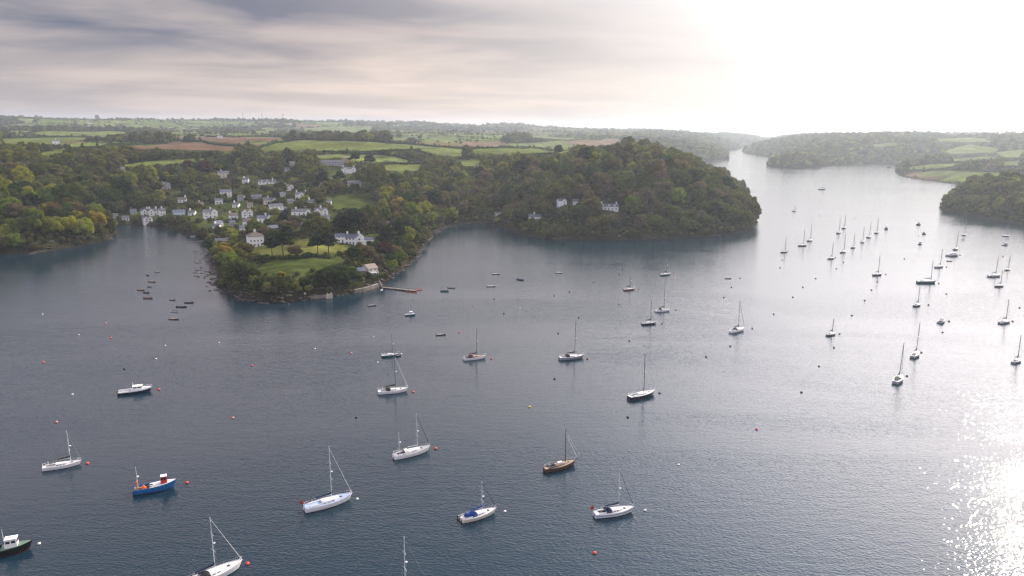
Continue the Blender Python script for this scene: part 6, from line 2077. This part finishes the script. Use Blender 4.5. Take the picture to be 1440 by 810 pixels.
S(1169, 364, 8, 341, 'the dark yacht beside two buoys', 'squat dark yacht nearest the camera in the middle cluster', 36, hull='gel_green', cover='cover_dark', L=8.0, far=True, thick=1.7)
S(1186, 355, 6, 328, 'the high masted yacht in the cluster', 'high masted dark yacht right of the squat one in the middle cluster', 46, hull='gel_navy', cover=None, L=9.6, far=True, thick=1.7)
S(1179.5, 328, 5, 307, 'the left yacht of the upper pair', 'left hand yacht of the close upper pair in the middle cluster', 48, hull='gel_navy', cover=None, L=9.4, far=True, thick=1.8)
S(1187, 321, 6, 303, 'the right yacht of the upper pair', 'right hand, farther yacht of the close upper pair in the middle cluster', 48, hull='gel_navy', cover=None, L=9.4, far=True, thick=1.8)
S(1200, 348.5, 5, 328, 'the first yacht of the slanting row', 'nearest yacht of the slanting row of four right of the middle cluster', 46, hull='gel_navy', cover=None, L=8.2, far=True, thick=1.7)
S(1213, 341, 5, 317, 'the second yacht of the slanting row', 'second nearest yacht of the slanting row of four', 50, hull='gel_grey', cover=None, L=8.8, far=True, thick=1.7)
S(1222, 334, 6, 312, 'the third yacht of the slanting row', 'third nearest yacht of the slanting row of four', 46, hull='gel_navy', cover=None, L=9.2, far=True, thick=1.7)
S(1233, 328, 6, 307, 'the last yacht of the slanting row', 'farthest yacht of the slanting row, beside the bulky motor cruiser', 46, hull='gel_navy', cover='cover_dark', L=9.4, far=True, thick=1.7)

# ---------------------------------------------------------------- motor, fishing and work boats
Mb = motorboat
Mb(191, 552, 43, 'the navy and white launch', 'navy hulled launch with white wheelhouse and long open after deck', 22, hull='gel_navy', L=11.2)
e, st, L = Mb(219, 689, 52, 'the bright blue fishing boat', 'bright blue fishing boat with red wheelhouse and cluttered stern gantry', 24, hull='gel_blue', kind='fishing', house='red', roofc='gel_white', deck='deck_white', L=10.6, group='working boats on the left moorings', boot='boot')
for s_ in (-1, 1):
    mb = MB(); mb.tube([(-L * 0.40, s_ * 1.1, 0.9), (-L * 0.40, s_ * 0.9, 3.4)], 0.09, n=5); mb.build('gantry_leg', M['orange'], e)
mb = MB(); mb.tube([(-L * 0.40, -0.95, 3.4), (-L * 0.40, 0.95, 3.4)], 0.09, n=5); mb.tube([(-L * 0.40, 0, 3.3), (-L * 0.56, 0, 2.4)], 0.08, n=5); mb.build('gantry_beam', M['orange'], e)
MB().tube([(-L * 0.38, 0, 0.9), (-L * 0.40, 0, 7.4)], 0.09, 0.05, 6).build('mast', M['alloy'], e)
mb = MB(); mb.lathe([(0.05, 0), (0.3, 0.1), (0.3, 0.3), (0.05, 0.4)], 8, c=(-L * 0.37, 0, 4.4)); mb.build('radar_dome', M['gel_white'], e)
MB().tube([(L * 0.18, 0, 3.0), (L * 0.17, 0, 5.2)], 0.07, 0.04, 5).build('aerial', M['steel'], e)
r_ = np.random.RandomState(4)
for nm, mt, cx_, n_, sp in (('net_heap', 'rope', -0.08, 14, 0.55), ('crate_stack', 'orange', -0.27, 8, 0.5), ('rope_heap', 'deck_teak', -0.42, 8, 0.4)):
    mb = MB()
    for i in range(n_):
        mb.box((L * cx_ + r_.randn() * sp, r_.randn() * 0.45, 1.0 + r_.rand() * 0.5), (0.5, 0.4, 0.35), rz=r_.rand() * 3)
    mb.build(nm, M[mt], e)
e, st, L = Mb(12, 777, 60, 'the black workboat', 'black workboat with white wheelhouse and green foredeck cut by the left edge', 24, hull='gel_black', kind='work', house='gel_white', deck='deck_green', L=9.8, group='working boats on the left moorings', boot='boot_red')
MB().tube([(-L * 0.06, 0, 2.8), (-L * 0.07, 0, 5.8)], 0.07, 0.04, 6).build('mast', M['alloy'], e)
mb = MB(); mb.box((L * 0.13, 0, 2.4), (1.1, 1.3, 0.9), taper=0.9); mb.build('fore_shelter', M['gel_white'], e)
Mb(1324, 453, 12, 'the blue grey motor boat', 'stubby grey motor cruiser beside a dark buoy left of the bright water', 44, hull='gel_grey', house='gel_white', L=8.0, far=True)
Mb(1340, 360, 17, 'the big motor cruiser', 'largest grey motor cruiser lying in front of the tall masted sloop', 20, hull='gel_grey', L=12.0, far=True, hi=13)
Mb(1246, 322, 9, 'the bulky cruiser', 'bulky dark motor cruiser at the end of the slanting row of yachts', 66, hull='gel_navy', L=11.0, far=True, house='gel_grey', hi=12)
Mb(1292, 316, 11, 'the far blue cruiser', 'bluish motor cruiser, farthest of three motor boats in a loose column', 50, hull='gel_navy', L=11.0, far=True, house='gel_grey')
Mb(1299, 329, 5, 'the middle launch', 'dark launch, middle one of three motor boats in a loose column', 72, hull='gel_navy', L=8.4, far=True, house='gel_grey')
Mb(1294, 343.5, 6, 'the near launch', 'dark launch, nearest of three motor boats in a loose column', 48, hull='gel_navy', L=7.0, far=True, house='gel_grey')
Mb(1414, 345, 7, 'the launch under the right shore', 'small dark launch below the sloop under the right hand shore', 30, hull='gel_navy', L=7.0, far=True, house='gel_grey')
Mb(577, 443.5, 14, 'the cuddy boat', 'green and white half decked motor boat right of the black rowing boat', 15, hull='gel_teal', L=5.6, far=True, lo=5, house='gel_white')

D_ = dinghy
D_(523.5, 430, 12, 'black open rowing boat off the end of the floating jetty', 10, 'rubber', outboard=False, L=4.6, reg='the black rowing boat')
D_(625.5, 410, 13, 'teal open boat in front of the inflatable near the inlet', 8, 'gel_teal', L=5.0, reg='the teal open boat', cover='cover_dark')
D_(635, 405, 13, 'grey inflatable with upright helm just beyond the teal open boat', 350, 'grey_rubber', tubes=True, L=4.8)
D_(697.5, 385.5, 13, 'farther left open boat of the group in the inlet mouth', 4, 'gel_navy', inner='deck_white', L=5.4)
D_(691, 403, 14, 'dark rigid inflatable with pale inside in the inlet mouth', 0, 'gel_navy', inner='deck_white', tubes=False, L=5.4, reg='the dark open boat in the inlet mouth')
D_(732, 394, 10, 'dark blue covered boat turned bow towards the shore', 325, 'gel_navy', cover='cover_navy', L=5.4, outboard=False, reg='the covered dark blue boat')
D_(786.5, 384, 11, 'white topped dinghy, rightmost of the inlet mouth boats', 358, 'gel_navy', inner='deck_white', L=5.0, reg='the rightmost inlet dinghy')
D_(620.5, 471, 13, 'black open motor boat with raised bow left of the maroon covered sloop', 20, 'rubber', L=4.6, reg='the black open motor boat')
D_(1024, 392, 6, 'small grey dinghy afloat left of a dark buoy in mid estuary', 0, 'rubber', L=4.0, reg='the small grey dinghy')
D_(1335.5, 367.5, 5, 'tiny dark dinghy between the big cruiser and the long dark yacht', 0, 'rubber', L=4.0)
D_(1354, 337, 3, 'tiny launch under the stern of the sloop near the right shore', 60, 'gel_navy', L=5.0)
D_(1125.5, 346.5, 5, 'dark dinghy trailing from the yacht second from the headland point', 5, 'rubber', L=4.0)
for i, (x, y, w, hc, lab) in enumerate([
        (221.5, 383, 5, 'deck_teak', 'tiny pale dinghy, farthest of the left creek boats'), (208, 387.5, 5, 'rubber', 'small round black boat near the top of the left creek line'),
        (214, 396.5, 10, 'wood_hull', 'brown punt below the round black boat'), (210.6, 404, 4, 'grey_rubber', 'tiny grey tender between two brown punts'),
        (198.4, 408, 9, 'wood_hull', 'brown punt, leftmost of the creek boats'), (206, 412, 9, 'rubber', 'black punt touching the leftmost brown one'),
        (208.5, 420, 11, 'gel_red', 'dark red boat at the foot of the left creek line'), (243, 422, 8, 'wood_hull', 'small brown dinghy at the head of the second creek line'),
        (266, 426, 11, 'gel_green', 'dark green punt, rightmost of the creek boats'), (255.5, 432, 12, 'gel_green', 'long dark green punt left of the rightmost one'),
        (245, 438.5, 10, 'gel_white', 'white and dark dinghy second lowest of the creek boats'), (245, 449, 12, 'wood_hull', 'brown boat with white bundles, lowest of the creek boats')]):
    D_(x, y, w, lab, [4, 330, 352, 0, 355, 340, 358, 350, 2, 3, 345, 350][i], hc, inner='deck_teak' if hc in ('wood_hull', 'deck_teak') else 'rubber', outboard=(i % 3 == 0), L=[3.0, 2.8, 4.6, 2.6, 4.4, 4.2, 5.0, 3.6, 5.0, 5.4, 4.6, 5.4][i], group='small boats strung across the left creek',
       reg={2: 'the brown punt', 6: 'the dark red boat', 11: 'the lowest creek boat'}.get(i))
for i, (x, y, lab, hd) in enumerate([(578, 408.8, 'orange red dinghy on the inner side of the jetty end', 350), (583, 411.6, 'orange trimmed dinghy along the outer jetty pontoon', 355),
                                     (590, 408.2, 'pinkish orange dinghy at the very tip of the floating jetty', 20), (574, 411.0, 'dark dinghy with orange rim second from the jetty tip', 350)]):
    D_(x, y, 8, lab, hd, 'orange', inner='orange' if i % 2 == 0 else 'rubber', L=3.0, outboard=False, group='dinghies at the floating jetty')
dinghy(537, 408, 5, 'white dinghy at the landward end of the floating jetty', 80, 'gel_white', inner='deck_white', L=2.8, outboard=False, group='dinghies at the floating jetty')
dinghy(271, 332.5, 6, 'white dinghy drawn up near the slipway in the creek', 10, 'gel_white', inner='deck_white', L=4.0, outboard=False)

# ---------------------------------------------------------------- mooring buoys
BUOY = {}
def buoy_mesh(r, mat):
    key = (round(r, 2), mat)
    if key not in BUOY:
        mb = MB()
        mb.lathe([(r * 0.25, -r * 0.6), (r * 0.75, -r * 0.45), (r * 0.98, 0.0), (r * 0.95, r * 0.35), (r * 0.70, r * 0.78), (r * 0.30, r * 0.98), (r * 0.05, r * 1.02)], 14)
        b = mb.mesh('float', M['buoy_' + mat], True)
        mb = MB()
        mb.lathe([(r * 1.0, r * 0.08), (r * 1.03, r * 0.10), (r * 1.03, r * 0.20), (r * 0.99, r * 0.22)], 14)
        g = mb.mesh('band', M['rubber'])
        mb = MB(); n_ = 10
        mb.tube([(0.16 * math.cos(math.pi * i / n_) * r * 1.6, 0, r * 0.98 + 0.28 * r * math.sin(math.pi * i / n_)) for i in range(n_ + 1)], 0.05 * r, n=4)
        h = mb.mesh('ring', M['steel'])
        BUOY[key] = (b, g, h)
    return BUOY[key]
COLN = {'red': 'bright red', 'pink': 'faded pink', 'white': 'white', 'black': 'black', 'dark_red': 'dark red', 'yellow': 'yellow'}
B_ = [  # px, py, colour
    (60, 442, 'white'), (149, 455, 'pink'), (156, 475.5, 'red'), (111, 471, 'white'), (61, 509.7, 'red'), (232.5, 486, 'white'), (219.5, 505, 'white'), (175, 519, 'black'),
    (308, 482, 'white'), (354.5, 514.5, 'red'), (443, 490.7, 'white'), (494, 497, 'pink'), (525, 473.5, 'white'), (564.5, 498, 'white'), (531, 510, 'white'), (581, 551.5, 'red'),
    (102, 555, 'white'), (79.5, 594, 'pink'), (223.6, 548, 'red'), (123, 652, 'red'), (262.7, 679, 'red'), (55, 765, 'white'), (327.5, 588, 'pink'), (501, 587, 'black'),
    (612.6, 631, 'red'), (502.4, 702, 'white'), (348, 793, 'red'), (646, 468, 'red'), (691, 504.5, 'red'), (708.7, 441, 'black'), (814, 447, 'black'), (785, 469, 'black'), (826, 505, 'dark_red'),
    (780, 533, 'black'), (744.5, 572.5, 'yellow'), (885, 479.5, 'black'), (883, 587, 'black'), (927.5, 553, 'dark_red'), (931, 455.5, 'dark_red'), (710, 719.6, 'white'), (907, 718, 'white'),
    (836, 778, 'red'), (954, 654, 'white'), (695, 420.4, 'black'), (666.7, 431, 'pink'), (731, 433, 'white'), (779.4, 416, 'dark_red'), (801, 410.6, 'black'), (835, 397, 'black'),
    (876, 379, 'black'), (871, 386, 'black'), (870.5, 428, 'black'), (898, 407, 'dark_red'), (949.5, 387, 'pink'), (950.5, 436, 'dark_red'), (1040.5, 391.5, 'black'), (1028.7, 404, 'black'),
    (1017.8, 418.5, 'black'), (1057.8, 461.8, 'black'), (1088, 441.8, 'black'), (1115, 418, 'black'), (1129, 404, 'black'), (1147, 391.8, 'black'), (1097, 376.7, 'black'), (1100, 365.8, 'black'),
    (1108, 353, 'black'), (1186, 369, 'black'), (1174.5, 362.5, 'black'), (1176, 378, 'dark_red'), (1225.5, 408, 'black'), (1216, 422.8, 'black'), (1197.8, 444, 'black'), (1180.5, 470, 'black'),
    (1234, 396.5, 'dark_red'), (1245.5, 385.8, 'dark_red'), (1271.8, 364, 'dark_red'), (1305.8, 429, 'black'), (1330.8, 413.5, 'black'), (1331, 375.5, 'black'), (1350, 359, 'black'),
    (1320, 398.8, 'dark_red'), (1325.5, 467.5, 'black'), (1334.5, 452, 'black'), (1424, 452, 'dark_red'), (1433.8, 433, 'dark_red'), (1418, 336, 'black'), (1292, 332, 'dark_red'),
    (1328.8, 302.5, 'black'), (1410.5, 361, 'dark_red'), (1172.7, 489, 'black'), (1151.7, 515.3, 'dark_red'), (1295.7, 496, 'dark_red'), (1275.4, 529, 'black'), (1127, 552, 'black'), (1064, 604, 'red'),
    (993, 502, 'dark_red'), (1027, 487, 'black'), (1191, 237.5, 'black'), (1259, 248, 'black'), (1152, 303.5, 'dark_red'), (1202, 307, 'dark_red')]
used = set()
def buoy_label(x, y, c):
    refs = sorted(BOATS, key=lambda b: math.hypot((b[0] - x), (b[1] - y) * 2.0) - b[3])
    def rel(b):
        dx, dy = x - b[0], y - b[1]
        if abs(dy) * 2 < max(b[3] * 1.1, 6) and 0 < dx < b[3] + 22: return 'just right of'
        if abs(dy) * 2 < max(b[3] * 1.1, 6) and 0 < -dx < b[3] + 22: return 'just left of'
        v = 'below' if dy > 8 else ('above' if dy < -8 else '')
        h = 'right of' if dx > 12 else ('left of' if dx < -12 else '')
        if v and h: return v + ' and ' + h
        return v or h or 'close by'
    for k in range(len(refs)):
        t = f"{COLN[c]} mooring buoy {rel(refs[k])} {refs[k][2]}"
        if t not in used and len(t.split()) <= 16:
            used.add(t)
            return t
for (x, y, c) in B_:
    p = on_water(x, y)
    D = math.hypot(p.x, p.y)
    r = 0.48 if D < 420 else 0.55
    if c == 'white': r = 0.40 if D < 330 else 0.34
    if D > 1500: r = 0.9
    e = empty('mooring_buoy', (p.x, p.y, 0), random.uniform(0, 3))
    tag(e, buoy_label(x, y, c), 'buoy', 'mooring buoys')
    b, g, h = buoy_mesh(r, c)
    link('float', b, e)
    if D < 450:
        link('band', g, e); link('ring', h, e)
